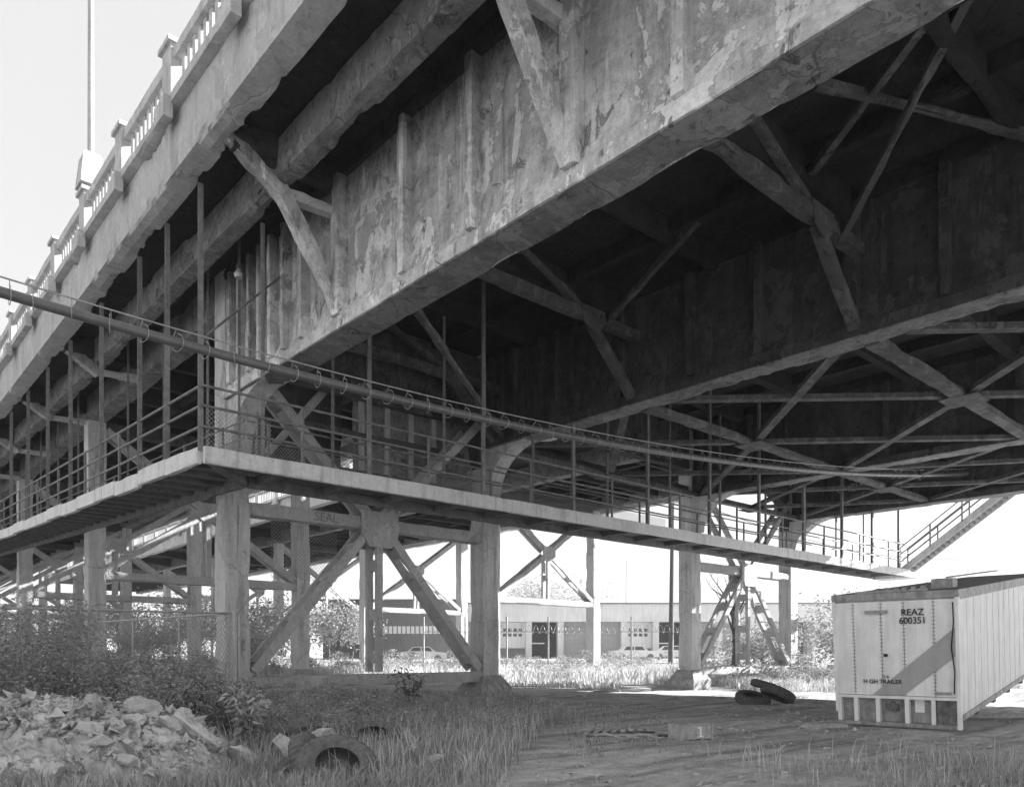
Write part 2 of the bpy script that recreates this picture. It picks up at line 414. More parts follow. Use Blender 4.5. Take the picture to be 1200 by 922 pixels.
# cross frames between the first two girders
for Y in (1.4, 8.9, 16.1, 22.9):
    MB().rough((C1+.2, Y, 11.9), (C2-.2, Y, 11.9), .3, .34, up=(0, 1, 0), seg=.3, amp=.02, chip=.06).build('cross_strut', 'lateral', br)
    for (a, b) in (((C1+.42, 9.8), (12.3, 11.8)), ((C2-.42, 9.9), (17.9, 11.8))):
        MB().rough((a[0], Y+.02, a[1]), (b[0], Y+.02, b[1]), .26, .28, up=(0, 1, 0), seg=.3, amp=.02, chip=.05).build('knee_brace', 'lateral', br)
    for (a, b) in (((17.9, 11.95), (15.1, 13.0)), ((12.3, 11.95), (15.1, 13.0))):
        MB().rough((a[0], Y-.02, a[1]), (b[0], Y-.02, b[1]), .2, .2, up=(0, 1, 0), seg=.4, amp=.02, chip=.05).build('diagonal_brace', 'lateral', br)
for a, b in (((19, 8.8, 11.8), (15.1, 4.6, 13.3)), ((15.1, 7.5, 13.0), (20.2, 5.0, 12.9)), ((17.7, 11.9, 13.2), (18.6, 16.0, 11.9)), ((10.3, 14.8, 9.75), (20.2, 22.6, 9.9)), ((12.5, 2, 13.1), (17.7, 8.9, 12.95))):
    MB().rough(a, b, .18, .2, seg=.4, amp=.02, chip=.05).build('diagonal_brace', 'lateral', br)
for Y in (1.4, 8.9, 16.1, 22.9):
    for x_ in (12.3, 17.9):
        MB().prism([(x_-.55, Y-.19, 12.12), (x_+.55, Y-.19, 12.12), (x_+.42, Y-.19, 11.6), (x_+.1, Y-.19, 11.38), (x_-.42, Y-.19, 11.6)], (0, .03, 0)).build('gusset_plate', 'lateral', br)
# lateral bracing in plan between second and third girder, then third and fourth
LY = [-5.9, 1.5, 8.8, 16.1, 23.4]
for (xa, xb) in ((C2+.3, C3-.3), (C3+.3, C4-.3)):
    xm = (xa+xb)/2
    for i, Y in enumerate(LY):
        MB().rough((xa, Y, 9.72), (xb, Y, 9.72), .4, .22, seg=.5, chip=.03).build('lateral_strut', 'lateral', br)
        if i:
            Yp = LY[i-1]
            for (a, b) in (((xa, Y-.9, 9.75), (xm, Yp, 9.78)), ((xb, Y-.4, 9.75), (xm, Yp, 9.78)), ((xm, Y, 9.78), (xa, Yp+.9, 9.75)), ((xm, Y, 9.78), (xb, Yp+.3, 9.75))):
                MB().beam(a, b, .3, .16).build('lateral_diagonal', 'lateral', br)
        MB().box((xm-.6, Y-.55, 9.60), (xm+.6, Y+.55, 9.625)).build('gusset_plate', 'lateral', br)

# ------------------------------------------------------------------ approach viaducts beyond the bent
def approach(name, label, x0, x1, cols, left_over):
    a = E(name, label, 'viaduct', (x0, YB, 0), 0)
    y0 = YB+.62
    MB().box((x0+.6, y0, SLAB0), (x1-.6, YEND, SLAB1)).build('deck_slab', 'deck', a)
    fascia(x0, 1, y0, YEND, a); fascia(x1, -1, y0, YEND, a)
    for c in cols:
        MB().rough((c, y0, 12.9), (c, YEND, 12.9), .7, 1.15, seg=.5, amp=.02, chip=.08).build('girder', 'soffit', a)
    mid = sum(cols)/2
    for X in (mid-2.6, mid, mid+2.6):
        MB().rough((X, y0, 13.1), (X, YEND, 13.1), .35, .75, seg=1.2, chip=.04).build('stringer', 'deck', a)
    for Y in np.arange(y0+1.2, YEND, 2.6):
        MB().beam((cols[0]+.3, Y, 13.02), (cols[1]-.3, Y, 13.02), .3, .9).build('floor_beam', 'deck', a)
    if left_over: overhang(a, y0, YEND, [y for y in PAN if y0 < y < 120])
    else:
        for Y in [y for y in PAN if y0 < y < 120]:
            MB().prism([(x0+.6, Y-.2, 13.45), (x0+.6, Y-.2, 13.0), (cols[0]-.35, Y-.2, 12.5), (cols[0]-.35, Y-.2, 13.45)], (0, .4, 0)).build('bracket', 'deck', a)
    return a
ap1 = approach('approach_viaduct', 'shallow bridge deck with knee braced overhang receding to the far left', 6.4, 23.6, (C1, C2), True)
ap2 = approach('approach_viaduct', 'second shallow deck seen beyond through the trestles, right of the first', 29.0, 48.7, (C3, C4), False)

# ------------------------------------------------------------------ balustrades
def balustrade(x, y0, y1, post_y0, sp, label, full=True):
    b = E('balustrade', label, 'balustrade', (x, (y0+y1)/2, 14.2), 0, 'concrete balustrades along the deck edges')
    MB().rough((x+.08, y0, 14.31), (x+.08, y1, 14.31), .62, .22, seg=.3, amp=.01, chip=.05).build('plinth', 'rail', b)
    MB().rough((x+.06, y0, 15.42), (x+.06, y1, 15.42), .4, .26, seg=.6, amp=.006, chip=.02).build('top_rail', 'rail', b)
    ps = [y for y in np.arange(post_y0-sp*9, y1, sp) if y > y0]
    P0 = None; n = 0; stuff = MB()
    pos = []
    for y in ps:
        if P0 is None:
            m = MB(); m.box((-.26, -.29, .2), (.26, .29, 1.42)); p = m.build('post', 'rail', b, world=False)
            c = MB(); c.box((-.34, -.37, 1.42), (.34, .37, 1.54)); c.prism([(-.34, -.37, 1.54), (-.34, .37, 1.54), (0, 0, 1.64)], (0, 0, .001))
            c = MB(); c.box((-.34, -.37, 1.42), (.34, .37, 1.53)); c.add([(-.34,-.37,1.53),(.34,-.37,1.53),(.34,.37,1.53),(-.34,.37,1.53),(0,0,1.66)], [(0,1,4),(1,2,4),(2,3,4),(3,0,4)])
            cap = c.build('cap', 'rail', p, world=False); 
            k = MB(); k.rough((-.34, -.34, -.1), (-.34, .34, -.1), .22, .5, seg=.12, chip=.1); cor = k.build('corbel', 'rail', p, world=False)
            P0 = p; p.location = (.06, y-wloc(b).y, 0)
        else:
            p = P0.copy(); COL.objects.link(p); p.parent = b; p.location = (.06, y-wloc(b).y, 0)
            for ch in P0.children: q2 = ch.copy(); COL.objects.link(q2); q2.parent = p
        nb = 9
        for k in range(nb): pos.append(y+.45+(sp-.9)*(k+.5)/nb)
    pos = [y for y in pos if y < y1]
    pos.sort(key=lambda y: abs(y-22)); B0 = None
    for i, y in enumerate(pos):
        if not full or i >= 190: stuff.box((x-.03, y-.08, 14.42), (x+.15, y+.08, 15.30)); continue
        if B0 is None:
            m = MB(); m.box((-.09, -.085, .22), (.09, .085, 1.10)); B0 = m.build('baluster', 'rail', b, world=False); B0.location = (.06, y-wloc(b).y, 0)
        else: q2 = B0.copy(); COL.objects.link(q2); q2.parent = b; q2.location = (.06, y-wloc(b).y, 0)
    if stuff.v: stuff.build('baluster', 'rail', b, kind='stuff')
    return b
balustrade(6.4, -6, YEND, 18.7, 3.8, 'weathered concrete balustrade on the near left deck edge under the lamp standard')
balustrade(29.0, YB+.7, YEND, 30, 3.8, 'distant concrete balustrade on the far deck glimpsed below the first bridge', False)
MB().rough((48.6, -14, 14.9), (48.6, YEND, 14.9), .3, 1.3, seg=3).build('parapet', 'rail', None)
tag(bpy.data.objects['parapet'], 'solid parapet on the far right deck edge, hidden side of the bridge', 'parapet')
MB().rough((23.5, YB+.7, 14.9), (23.5, YEND, 14.9), .3, 1.3, seg=3).build('parapet', 'rail', None)
tag(bpy.data.objects['parapet.001'], 'solid parapet on the inner edge of the first approach deck', 'parapet')

# ------------------------------------------------------------------ trestle bents
def column(par, x, y, z1, w=.82, ped=True, lab=None):
    MB().rough((x, y, .35), (x, y, z1), w, w, up=(0, 1, 0), seg=.3, amp=.012, chip=.045).build('column', 'column', par, label=lab)
    if ped:
        m = MB(); a, b = .78, .48
        vs = [(x-a, y-a, -.3), (x+a, y-a, -.3), (x+a, y+a, -.3), (x-a, y+a, -.3), (x-a, y-a, .22), (x+a, y-a, .22), (x+a, y+a, .22), (x-a, y+a, .22),
              (x-b, y-b, .72), (x+b, y-b, .72), (x+b, y+b, .72), (x-b, y+b, .72)]
        m.add(vs, [(0,1,5,4),(1,2,6,5),(2,3,7,6),(3,0,4,7),(4,5,9,8),(5,6,10,9),(6,7,11,10),(7,4,8,11),(8,9,10,11),(3,2,1,0)])
        m.build('pedestal', 'footing', par)
def pair(par, p0, p1, y, name, wd=.34, dp=.2, gap=.27, ties=(), mat='brace'):
    """two parallel encased legs, one each side of the column line, joined by tie plates"""
    for s in (-1, 1):
        a = V((p0[0], y+s*gap, p0[1])); b = V((p1[0], y+s*gap, p1[1]))
        MB().rough(a, b, dp, wd, up=V((p1[0]-p0[0], 0, p1[1]-p0[1])).cross(V((0, 1, 0))), seg=.3, amp=.012, chip=.03).build(name, mat, par)
    for t in ties:
        c = V((p0[0]+(p1[0]-p0[0])*t, y, p0[1]+(p1[1]-p0[1])*t)); d = (V((p1[0], 0, p1[1]))-V((p0[0], 0, p0[1]))).normalized()
        MB().beam(c-d*.2, c+d*.2, wd*.7, gap*2-dp+.02 if False else gap*2-dp-.004, up=(0, 1, 0)).build('tie_plate', mat, par)
def bent_low(xa, xb, y, label, name='trestle_bent'):
    b = E(name, label, 'trestle', ((xa+xb)/2, y, 0), 0); xm = (xa+xb)/2
    column(b, xa, y, 13.45); column(b, xb, y, 13.45)
    MB().rough((xa+.37, y, 6.18), (xb-.37, y, 6.18), .62, .42, seg=.4, amp=.015, chip=.05).build('top_strut', 'brace', b)
    MB().rough((xa+.37, y, .66), (xb-.37, y, .66), .74, .40, seg=.4, amp=.015, chip=.05).build('bottom_strut', 'brace', b)
    for s in (-1, 1):
        x0 = xa+.55 if s < 0 else xb-.55
        pair(b, (x0, 1.0), (xm+s*.35, 5.95), y, 'diagonal_brace', .31, .17, .32, (.08, .36, .64, .86))
        pair(b, (xm+s*.45, 6.5), (xm+s*4.7, 10.7), y, 'diagonal_brace', .32, .17, .32, (.3, .7))
    pair(b, (xm, .93), (xm, 5.8), y, 'centre_post', .24, .17, .32, (.42, .78, .1))
    g = MB()
    for s in (-1, 1):
        yy = y+s*.46
        g.prism([(xm-.75, yy, 6.6), (xm+.75, yy, 6.6), (xm+.75, yy, 5.8), (xm+.45, yy, 5.35), (xm-.45, yy, 5.35), (xm-.75, yy, 5.8)], (0, -.09*s, 0))
    g.build('gusset_plate', 'brace', b)
    # portal beam with arched underside
    pts = [(xa+.37, y-.28, 13.3), (xa+.37, y-.28, 8.9)]
    for k in range(17):
        a = math.pi*k/16; t = (1-math.cos(a))/2; pts.append((xa+.55+(xb-xa-1.1)*t, y-.28, 9.2+2.1*math.sin(a)**.6))
    pts += [(xb-.37, y-.28, 8.9), (xb-.37, y-.28, 13.3)]
    MB().prism(pts, (0, .56, 0)).build('portal_beam', 'dark', b)
    return b
t1 = bent_low(C1, C2, YB, 'trestle of heavy concrete encased A braces directly beneath the catwalk corner')
MB().rough((18.0, YB+1.4, 7.7), (18.0, YB+1.4, 13.4), 5.7, .3, up=(0, 1, 0), seg=.4, chip=.1).build('end_wall', 'soffit', ap1)
MB().rough((13.6, YB+2.6, 8.6), (13.6, YB+2.6, 13.4), 3.4, .3, up=(0, 1, 0), seg=.4, chip=.1).build('end_wall', 'dark', ap1)
for x_ in (15.4, 16.5, 17.6, 18.7): MB().rough((x_, YB+1.2, 7.75), (x_, YB+1.2, 12.4), .24, .16, up=(0, 1, 0), chip=.05).build('pilaster', 'brace', ap1)
for z_ in (8.2, 9.6, 11): MB().rough((10.6, YB+.9, z_), (20.0, YB+.9, z_-.0), .2, .22, chip=.05).build('cross_tie', 'lateral', ap1)
MB().rough((11, YB+1.9, 7.4), (15, YB+1.9, 12.2), .26, .3, up=(0, 1, 0), chip=.05).build('diagonal_brace', 'brace', ap1)
t2 = bent_low(C3, C4, YB, 'trestle with slender A braces behind the dumped tyres and beside the trailer')
MB().rough((C2+.37, YB, 12.2), (C3-.37, YB, 12.2), .5, 2.2, seg=.8).build('cross_beam', 'dark', br)
MB().rough((C2+.37, YB, 10.0), (C3-.37, YB, 10.0), .4, .5, seg=.8).build('cross_beam', 'dark', br)
MB().rough((C4-1, YB, 6.2), (C4-.37, YB, 6.2), .3, .3).build('tie_plate', 'brace', t2)
def bent_high(xa, xb, y, label, group=None, det=True):
    b = E('trestle_bent', label, 'trestle', ((xa+xb)/2, y, 0), 0, group); xm = (xa+xb)/2
    column(b, xa, y, 12.35, .78, det); column(b, xb, y, 12.35, .78, det)
    MB().rough((xa+.39, y, 5.25), (xb-.39, y, 5.25), .7, .42, seg=.5, amp=.015, chip=.06).build('strut', 'brace', b)
    MB().rough((xa+.39, y, 12.2), (xb-.39, y, 12.2), .6, .5, seg=.8).build('cap_beam', 'dark', b)
    for s in (-1, 1):
        x0 = xa+.4 if s < 0 else xb-.4
        pair(b, (x0, 5.5), (xm+s*.2, 8.6), y, 'diagonal_brace', .34, .18, .25, (.5,))
        pair(b, (xm+s*.25, 8.9), (x0, 12.0), y, 'diagonal_brace', .34, .18, .25, (.5,))
    pair(b, (xm, 5.48), (xm, 8.5), y, 'centre_post', .26, .18, .24, (.5,))
    MB().prism([(xm-.6, y-.4, 9.2), (xm+.6, y-.4, 9.2), (xm+.6, y-.4, 8.5), (xm+.3, y-.4, 8.25), (xm-.3, y-.4, 8.25), (xm-.6, y-.4, 8.5)], (0, .08, 0)).build('gusset_plate', 'brace', b)
    return b
farg = 'far trestles under the receding viaducts'
for i, Y in enumerate((39.8, 55.8, 71.8, 87.8, 103.8)):
    l1 = ['trestle behind the chain link fence, second in line under the left deck', 'third trestle in line under the left deck behind the tall weeds',
          'fourth trestle in line under the left deck, small and distant', 'fifth trestle in line under the left deck', 'sixth and farthest trestle in line under the left deck'][i]
    l2 = ['trestle with pale horizontal strut standing before the warehouse doors', 'trestle beyond the heavy A braces in front of the dark warehouse wing',
          'middle distance trestle under the second deck beyond the A braces', 'hazy small trestle under the second deck, fourth in line', 'farthest tiny trestle under the second deck'][i]
    bent_high(C1, C2, Y, l1, farg, i < 2); bent_high(C3, C4, Y, l2, farg, i < 2)

# ------------------------------------------------------------------ catwalk
cw = E('catwalk', 'L shaped inspection catwalk with pipe railings hung below the bridge', 'catwalk', (7.05, 18.8, 6.58))
ZC = 6.58; gr = .04; XE = 49.4; YL = 74
XO, XI, YO, YI = 7.05, 9.0, 18.8, 20.85
def zl(y): return ZC+gr*(y-YO)
# edge beams
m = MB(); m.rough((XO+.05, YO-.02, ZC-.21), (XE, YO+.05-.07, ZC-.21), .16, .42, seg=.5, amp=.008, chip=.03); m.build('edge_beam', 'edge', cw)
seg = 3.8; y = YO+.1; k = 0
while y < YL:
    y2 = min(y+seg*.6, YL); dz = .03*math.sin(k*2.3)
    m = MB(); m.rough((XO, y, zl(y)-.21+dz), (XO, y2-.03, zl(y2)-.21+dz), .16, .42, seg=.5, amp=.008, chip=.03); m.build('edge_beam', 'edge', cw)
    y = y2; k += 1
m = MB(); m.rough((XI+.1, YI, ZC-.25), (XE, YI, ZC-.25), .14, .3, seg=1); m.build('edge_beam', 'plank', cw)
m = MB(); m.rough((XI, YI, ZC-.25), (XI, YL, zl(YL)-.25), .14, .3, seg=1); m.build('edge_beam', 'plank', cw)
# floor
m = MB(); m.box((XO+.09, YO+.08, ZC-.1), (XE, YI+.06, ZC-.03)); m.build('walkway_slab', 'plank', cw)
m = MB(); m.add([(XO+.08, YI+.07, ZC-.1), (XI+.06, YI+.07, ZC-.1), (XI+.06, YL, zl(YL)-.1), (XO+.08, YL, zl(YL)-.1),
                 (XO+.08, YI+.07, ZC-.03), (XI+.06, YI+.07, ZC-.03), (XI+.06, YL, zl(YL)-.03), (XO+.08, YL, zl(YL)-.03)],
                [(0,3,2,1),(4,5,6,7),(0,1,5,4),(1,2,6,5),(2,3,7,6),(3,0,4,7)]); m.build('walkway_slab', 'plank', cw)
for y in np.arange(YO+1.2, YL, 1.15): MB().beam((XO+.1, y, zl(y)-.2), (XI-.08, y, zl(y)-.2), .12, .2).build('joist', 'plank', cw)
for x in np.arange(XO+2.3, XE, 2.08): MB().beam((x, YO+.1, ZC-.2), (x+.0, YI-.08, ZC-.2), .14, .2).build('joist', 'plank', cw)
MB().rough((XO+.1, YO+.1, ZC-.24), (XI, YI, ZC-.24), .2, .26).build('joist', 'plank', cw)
# hangers
def hanger(x, y, z0, z1, w=.1):
    m = MB(); m.box((x-w/2, y-.012, z0), (x+w/2, y+.012, z1)); m.box((x-.012, y+.0125, z0), (x+.012, y+w, z1)); m.build('hanger', 'steel', cw)
HX = [11.75, 15.95, 20.1, 24.3, 28.5, 32.45, 36.6, 40.7, 44.4, 48.0]
for x in HX:
    top = 9.7 if abs(x-C2) < .5 or abs(x-C4) < .5 else 13.55
    hanger(x, YO+.0, ZC-.1, top, .13); hanger(x, YI-.0, ZC-.1, top, .09)
hanger(8.6, YO+.0, ZC-.1, 12.5, .1)
HY = [18.86, 21.2, 23.5, 27.4, 31.4, 35.0, 38.7]+[38.7+3.8*k for k in range(1, 9)]
for i, y in enumerate(HY):
    hanger(XO, y, zl(y)-.1, 12.92, .13)
    if i: hanger(XI, y, zl(y)-.1, 13.5, .07)
# rails
def rail(p0, p1, r=.035): MB().cyl(p0, p1, r, 8).build('rail', 'steel', cw)
for h in (1.46, .98, .48):
    rail((XO, YO-.01, ZC+h), (XE, YO-.01, ZC+h)); rail((XI+.1, YI, ZC+h), (XE, YI, ZC+h), .03)
    rail((XO, YO, ZC+h), (XO, YL, zl(YL)+h)); rail((XI, YI, ZC+h), (XI, YL, zl(YL)+h), .025)
for x in [9.7]+[a+2.05 for a in HX[:-1]]:
    MB().box((x-.035, YO-.03, ZC-.05), (x+.035, YO+.03, ZC+1.44)).build('post', 'steel', cw)
    MB().box((x-.03, YI-.03, ZC-.05), (x+.03, YI+.03, ZC+1.44)).build('post', 'steel', cw)
for i in range(len(HY)-1):
    y = (HY[i]+HY[i+1])/2
    if HY[i+1]-HY[i] > 3: MB().box((XO-.035, y-.03, zl(y)-.05), (XO+.035, y+.03, zl(y)+1.44)).build('post', 'steel', cw)
    MB().box((XI-.03, y-.03, zl(y)-.05), (XI+.03, y+.03, zl(y)+1.44)).build('post', 'steel', cw)
# chain link infill: crossed wires
def wires(mb, o, u, v, W, H, cell=.1, r=.0045):
    """diagonal wires over the rectangle o + u*[0,W] + v*[0,H]; u,v unit vectors"""
    o, u, v = V(o), V(u), V(v); nrm = u.cross(v)
    for s in (1, -1):
        for c in np.arange(-H, W+H, cell):
            # x = c + s*y
            ys_ = [0, H]
            a, b = 0.0, H
            if s == 1: a = max(a, -c); b = min(b, W-c)
            else: a = max(a, c-W); b = min(b, c)
            if b-a < .03: continue
            p0 = o+u*(c+s*a)+v*a+nrm*(.004*s); p1 = o+u*(c+s*b)+v*b+nrm*(.004*s)
            mb.beam(p0, p1, r*2, r*2, up=nrm)
m = MB(); wires(m, (XI+.1, YI-.04, ZC), (1, 0, 0), (0, 0, 1), 19, .9, .11, .0045); m.build('chain_link_mesh', 'wire', cw, recalc=False)
m = MB(); wires(m, (XI-.04, YI, ZC), (0, 1, 0), (0, 0, 1), 4.0, 1.0, .11, .0045); m.build('chain_link_mesh', 'wire', cw, recalc=False)
m = MB(); wires(m, (XO+.1, YO+.04, ZC), (1, 0, 0), (0, 0, 1), 1.7, 1.0, .11, .0045); m.build('chain_link_mesh', 'wire', cw, recalc=False)
# small sloping rod from girder web to the corner hanger, and ladder-like rods inside the corner
MB().cyl((9.6, 19.9, 11.85), (7.1, 18.85, 9.2), .03, 6).build('brace_rod', 'rust', cw)

# stair at the right end, climbing toward the viewer's side
st = E('stair', 'steel stair climbing up right from the end of the catwalk', 'stair', (XE, YO, ZC))
y0s, y1s = YO+.6, YO-9.5; rise = .735
def zs(y): return ZC+(y0s-y)*rise
for x in (XE+.05, XE+1.25):
    m = MB(); m.prism([(x, y0s, ZC-.35), (x, y0s, ZC+.1), (x, y1s, zs(y1s)+.1), (x, y1s, zs(y1s)-.38)], (.08, 0, 0)); m.build('stringer', 'edge' if x < XE+1 else 'edge', st)
n = int((y0s-y1s)/.27)
for i in range(n):
    y = y0s-.27*(i+.5); MB().box((XE+.135, y-.13, zs(y)-.06), (XE+1.245, y+.13, zs(y)-.02)).build('tread', 'plank', st)
    MB().box((XE+.135, y-.135, zs(y)-.2), (XE+1.245, y-.131, zs(y)-.06)).build('riser', 'plank', st)
for x in (XE+.09, XE+1.29):
    for h in (.5, .95, 1.35): MB().cyl((x, y0s, ZC+h), (x, y1s, zs(y1s)+h), .035, 6).build('handrail', 'steel', st)
    for y in np.arange(y0s-.05, y1s, -1.7): MB().box((x-.04, y-.04, zs(y)), (x+.04, y+.04, zs(y)+1.36)).build('post', 'steel', st)
m = MB(); m.box((XE+.004, YO-.1, ZC-.42), (XE+1.5, YI+.1, ZC-.12)); m.build('landing', 'edge', st)

# ------------------------------------------------------------------ conduit on messenger wire
cn = E('suspended_conduit', 'dark pipe hanging in wire rings from a messenger cable, crossing in front of the catwalk', 'pipe', (12, 14, 7.1))
PX = np.array([-8, -3, 2.2, 5.3, 8.1, 11.9, 15.5, 19.8, 24, 28.4, 34, 40, 48, 56]); PZ = np.array([8.1, 7.45, 7.09, 7.04, 7.07, 7.12, 7.28, 7.55, 7.95, 8.43, 9.15, 10.05, 11.5, 13.2])
co = np.polyfit(PX, PZ, 4)
def pz(x): return float(np.polyval(co, x))
xs_ = np.arange(-8, 56, .6)
MB().tube([(x, 14, pz(x)) for x in xs_], .085, 12).build('pipe', 'pipe', cn, smooth=True)
MB().tube([(x, 14.0, pz(x)+.235+.0) for x in xs_], .014, 6).build('messenger_wire', 'galv', cn)
m = MB(); th = [R(a) for a in range(100, 425, 22)]
m.tube([(-.09*0+.03*(i/14-.5), .15*math.cos(a), -.0+.15*math.sin(a)) for i, a in enumerate(th)]+[(0, 0, .235)], .0065, 5)
r0 = m.build('ring', 'galv', cn, world=False); r0.location = (2.3-12, 0, pz(2.3)-7.1)
for x in np.arange(-4, 50, .55):
    if abs(x-2.3) > .1:
        q2 = inst(r0, cn, (x+random.uniform(-.05, .05), 14, pz(x))); q2.rotation_euler = (0, random.uniform(-.15, .15), random.uniform(-.5, .5))

# ------------------------------------------------------------------ lamps
lp = E('lamp_standard', 'slender steel lamp pole rising above the balustrade at upper left', 'street lamp', (6.46, 26.3, 15.85))
m = MB(); vs = []
for z, a in ((0, .36), (.9, .27), (1.05, .2)): vs += [(-a, -a, z), (a, -a, z), (a, a, z), (-a, a, z)]
m.add(vs, [(0,1,5,4),(1,2,6,5),(2,3,7,6),(3,0,4,7),(4,5,9,8),(5,6,10,9),(6,7,11,10),(7,4,8,11),(8,9,10,11),(3,2,1,0)])
m.build('base', 'rail', lp, world=False)
MB().cyl((0, 0, 1.05), (0, 0, 13), .095, 12, .06).build('pole', 'galv', lp, world=False, smooth=False)
MB().tube([(0, 0, 12.8), (.4, 0, 13.4), (1.2, 0, 13.7), (2.2, 0, 13.75)], .04, 8).build('arm', 'galv', lp, world=False)
MB().rough((2.2, 0, 13.7), (2.9, 0, 13.68), .25, .16).build('luminaire', 'galv', lp, world=False)
hl = E('hanging_lamp', 'small pale lamp dangling on a cord under the left overhang', 'lamp', (8.65, 20.4, 11.8))
MB().cyl((0, 0, .15), (0, 0, 1.72), .012, 6).build('cord', 'black', hl, world=False)
m = MB(); m.cyl((0, 0, .15), (0, 0, .0), .04, 10, .13); m.cyl((0, 0, 0), (0, 0, -.1), .13, 10, .1); m.build('lamp_shade', 'galv', hl, world=False)

# ------------------------------------------------------------------ graffiti on the structure
def text(name, body, size, mat, parent, loc, rot, ext=.003, sx=1):
    cu = bpy.data.curves.new(name, 'FONT'); cu.body = body; cu.size = size; cu.extrude = ext; cu.align_x = 'CENTER'; cu.align_y = 'CENTER'
    o = bpy.data.objects.new(name, cu); COL.objects.link(o); me = bpy.data.meshes.new_from_object(o.evaluated_get(bpy.context.evaluated_depsgraph_get()))
    bpy.data.objects.remove(o); me.materials.clear(); me.materials.append(M[mat]); o = bpy.data.objects.new(name, me); COL.objects.link(o)
    if parent is not None: o.parent = parent; o.location = V(loc)-(wloc(parent) if parent.rotation_euler.z == 0 else V((0, 0, 0)))
    else: o.location = loc
    o.rotation_euler = rot; o.scale = (sx, 1, 1); return o
text('graffiti', 'SEAL', .42, 'grafd', t1, (13.1, YB-.325, 6.18), (R(90), 0, 0))
text('graffiti', 'THE\nCREW', .62, 'graf', br, (C4-.31, 20.0, 11.3), (R(90), 0, R(-90)))
text('graffiti', 'X  X', .8, 'graf', br, (C4-.31, 17.0, 11.2), (R(90), R(12), R(-90)))
#SECTION2
# ------------------------------------------------------------------ chain link fence at left
fe = E('chain_link_fence', 'galvanised chain link fence with a corner post before the left trestle column', 'fence', G(-6.8, 20, 0))
A0 = G(-6.8, 20); A1 = G(-15.5, 15.3); A2 = G(-13.5, 26.0); HF = 2.62
def fence_run(par, a, b, H, n, cell, mat='wire', skip_first=False, r=.006):
    u = (b-a); L = u.length; u.normalize()
    for i in range(1 if skip_first else 0, n+1):
        p = a+u*(L*i/n); MB().cyl((p.x, p.y, gh(p.x, p.y)-.2), (p.x, p.y, H+.06), .05 if i == 0 else .032, 8).build('post', 'galv', par)
    MB().cyl((a.x, a.y, H), (b.x, b.y, H), .028, 6).build('top_rail', 'galv', par)
    m = MB(); wires(m, (a.x, a.y, .05), (u.x, u.y, 0), (0, 0, 1), L, H-.05, cell, r); m.build('chain_link_mesh', mat, par, recalc=False)
fence_run(fe, A0, A1, HF, 3, .14, r=.0035); fence_run(fe, A0, A2, HF, 3, .16, skip_first=True, r=.0035)
MB().cyl((A0.x+.12, A0.y, 0), (A0.x+.12, A0.y, 2.55), .045, 8).build('post', 'galv', fe)
hs = E('hanging_wire_sheet', 'loose sheet of chain link hanging from the strut behind the left trestle', 'wire sheet', (12.6, 25.6, 6))
m = MB(); wires(m, (12.0, 25.6, 4.2), (1, 0, 0), (0, 0, 1), 2.6, 2.6, .13, .005); m.build('chain_link_mesh', 'wire', hs, recalc=False)

# ------------------------------------------------------------------ trailer
tr = E('box_trailer', 'pale box trailer marked REAZ with a grey diagonal stripe, parked at right', 'trailer', G(9.28, 15.7, .04), 0)
tr.rotation_euler = (R(-6), 0, math.atan2(*(lambda v: (v.y, v.x))(G(-.73, .68)-G(0, 0))))
# local axes: +X along the front face from right corner to the left, -Y runs back along the side
W_, L_, H_ = 2.36, 12.2, 2.84; ZB = .66
def TB(name, mat, lo, hi, par=None, **k):
    m = MB(); m.box(lo, hi); return m.build(name, mat, par or tr, world=False, **k)
bev = MB(); bev.rough((W_/2, -.05, (ZB+H_-.14)/2), (W_/2, -L_, (ZB+H_-.14)/2), W_-.08, H_-.14-ZB, seg=.6, amp=.004, chip=.006)
body = bev.build('body', 'white', tr, world=False)
# front panels between rivet lines
px = [.0, .42, .98, 1.42, 1.98, W_]
for i in range(5):
    mm = MB(); xa, xb = px[i]+.006, px[i+1]-.006; nz = 8; vs = []; fs = []
    for a in range(9):
        for c in range(nz+1):
            x = xa+(xb-xa)*a/8; z = ZB+.02+(H_-.2-ZB)*c/nz
            vs.append((x, .028+.014*math.sin(math.pi*a/8)*(.4+.6*noise.noise(V((x*2, z*1.5, 1)))), z))
    for a in range(8):
        for c in range(nz): q = a*(nz+1)+c; fs.append((q, q+1, q+nz+2, q+nz+1))
    k = len(vs); vs += [(x, 0, z) for x, y, z in vs[:]]
    mm.add(vs, fs); mm.build('panel', 'white', tr, world=False, smooth=True)
m = MB()
for x in (.40, .44, .96, 1.0, 1.40, 1.44, 1.96, 2.0):
    for z in np.arange(ZB+.08, H_-.2, .075): m.cyl((x, .02, z), (x, .052, z), .009, 5)
m.build('rivet', 'frame', tr, world=False, kind='stuff')
TB('top_rail', 'frame', (-.05, -L_, H_-.14), (W_+.05, .075, H_))
TB('top_rail', 'frame', (-.047, -L_, H_-.2), (-.036, -.065, H_-.143))
TB('corner_post', 'white', (-.04, -.06, .02), (.03, .066, H_-.145)); TB('corner_post', 'white', (W_-.03, -.06, .3), (W_+.04, .066, H_-.145))
# diagonal stripe, a thin painted skin on the front
def stripe(pts):
    m = MB(); m.prism([(x, .056, z) for x, z in pts], (0, .003, 0)); m.build('stripe', 'stripe', tr, world=False)
stripe([(.0, 2.12), (.0, 1.55), (1.02, ZB+.03), (1.62, ZB+.03)])
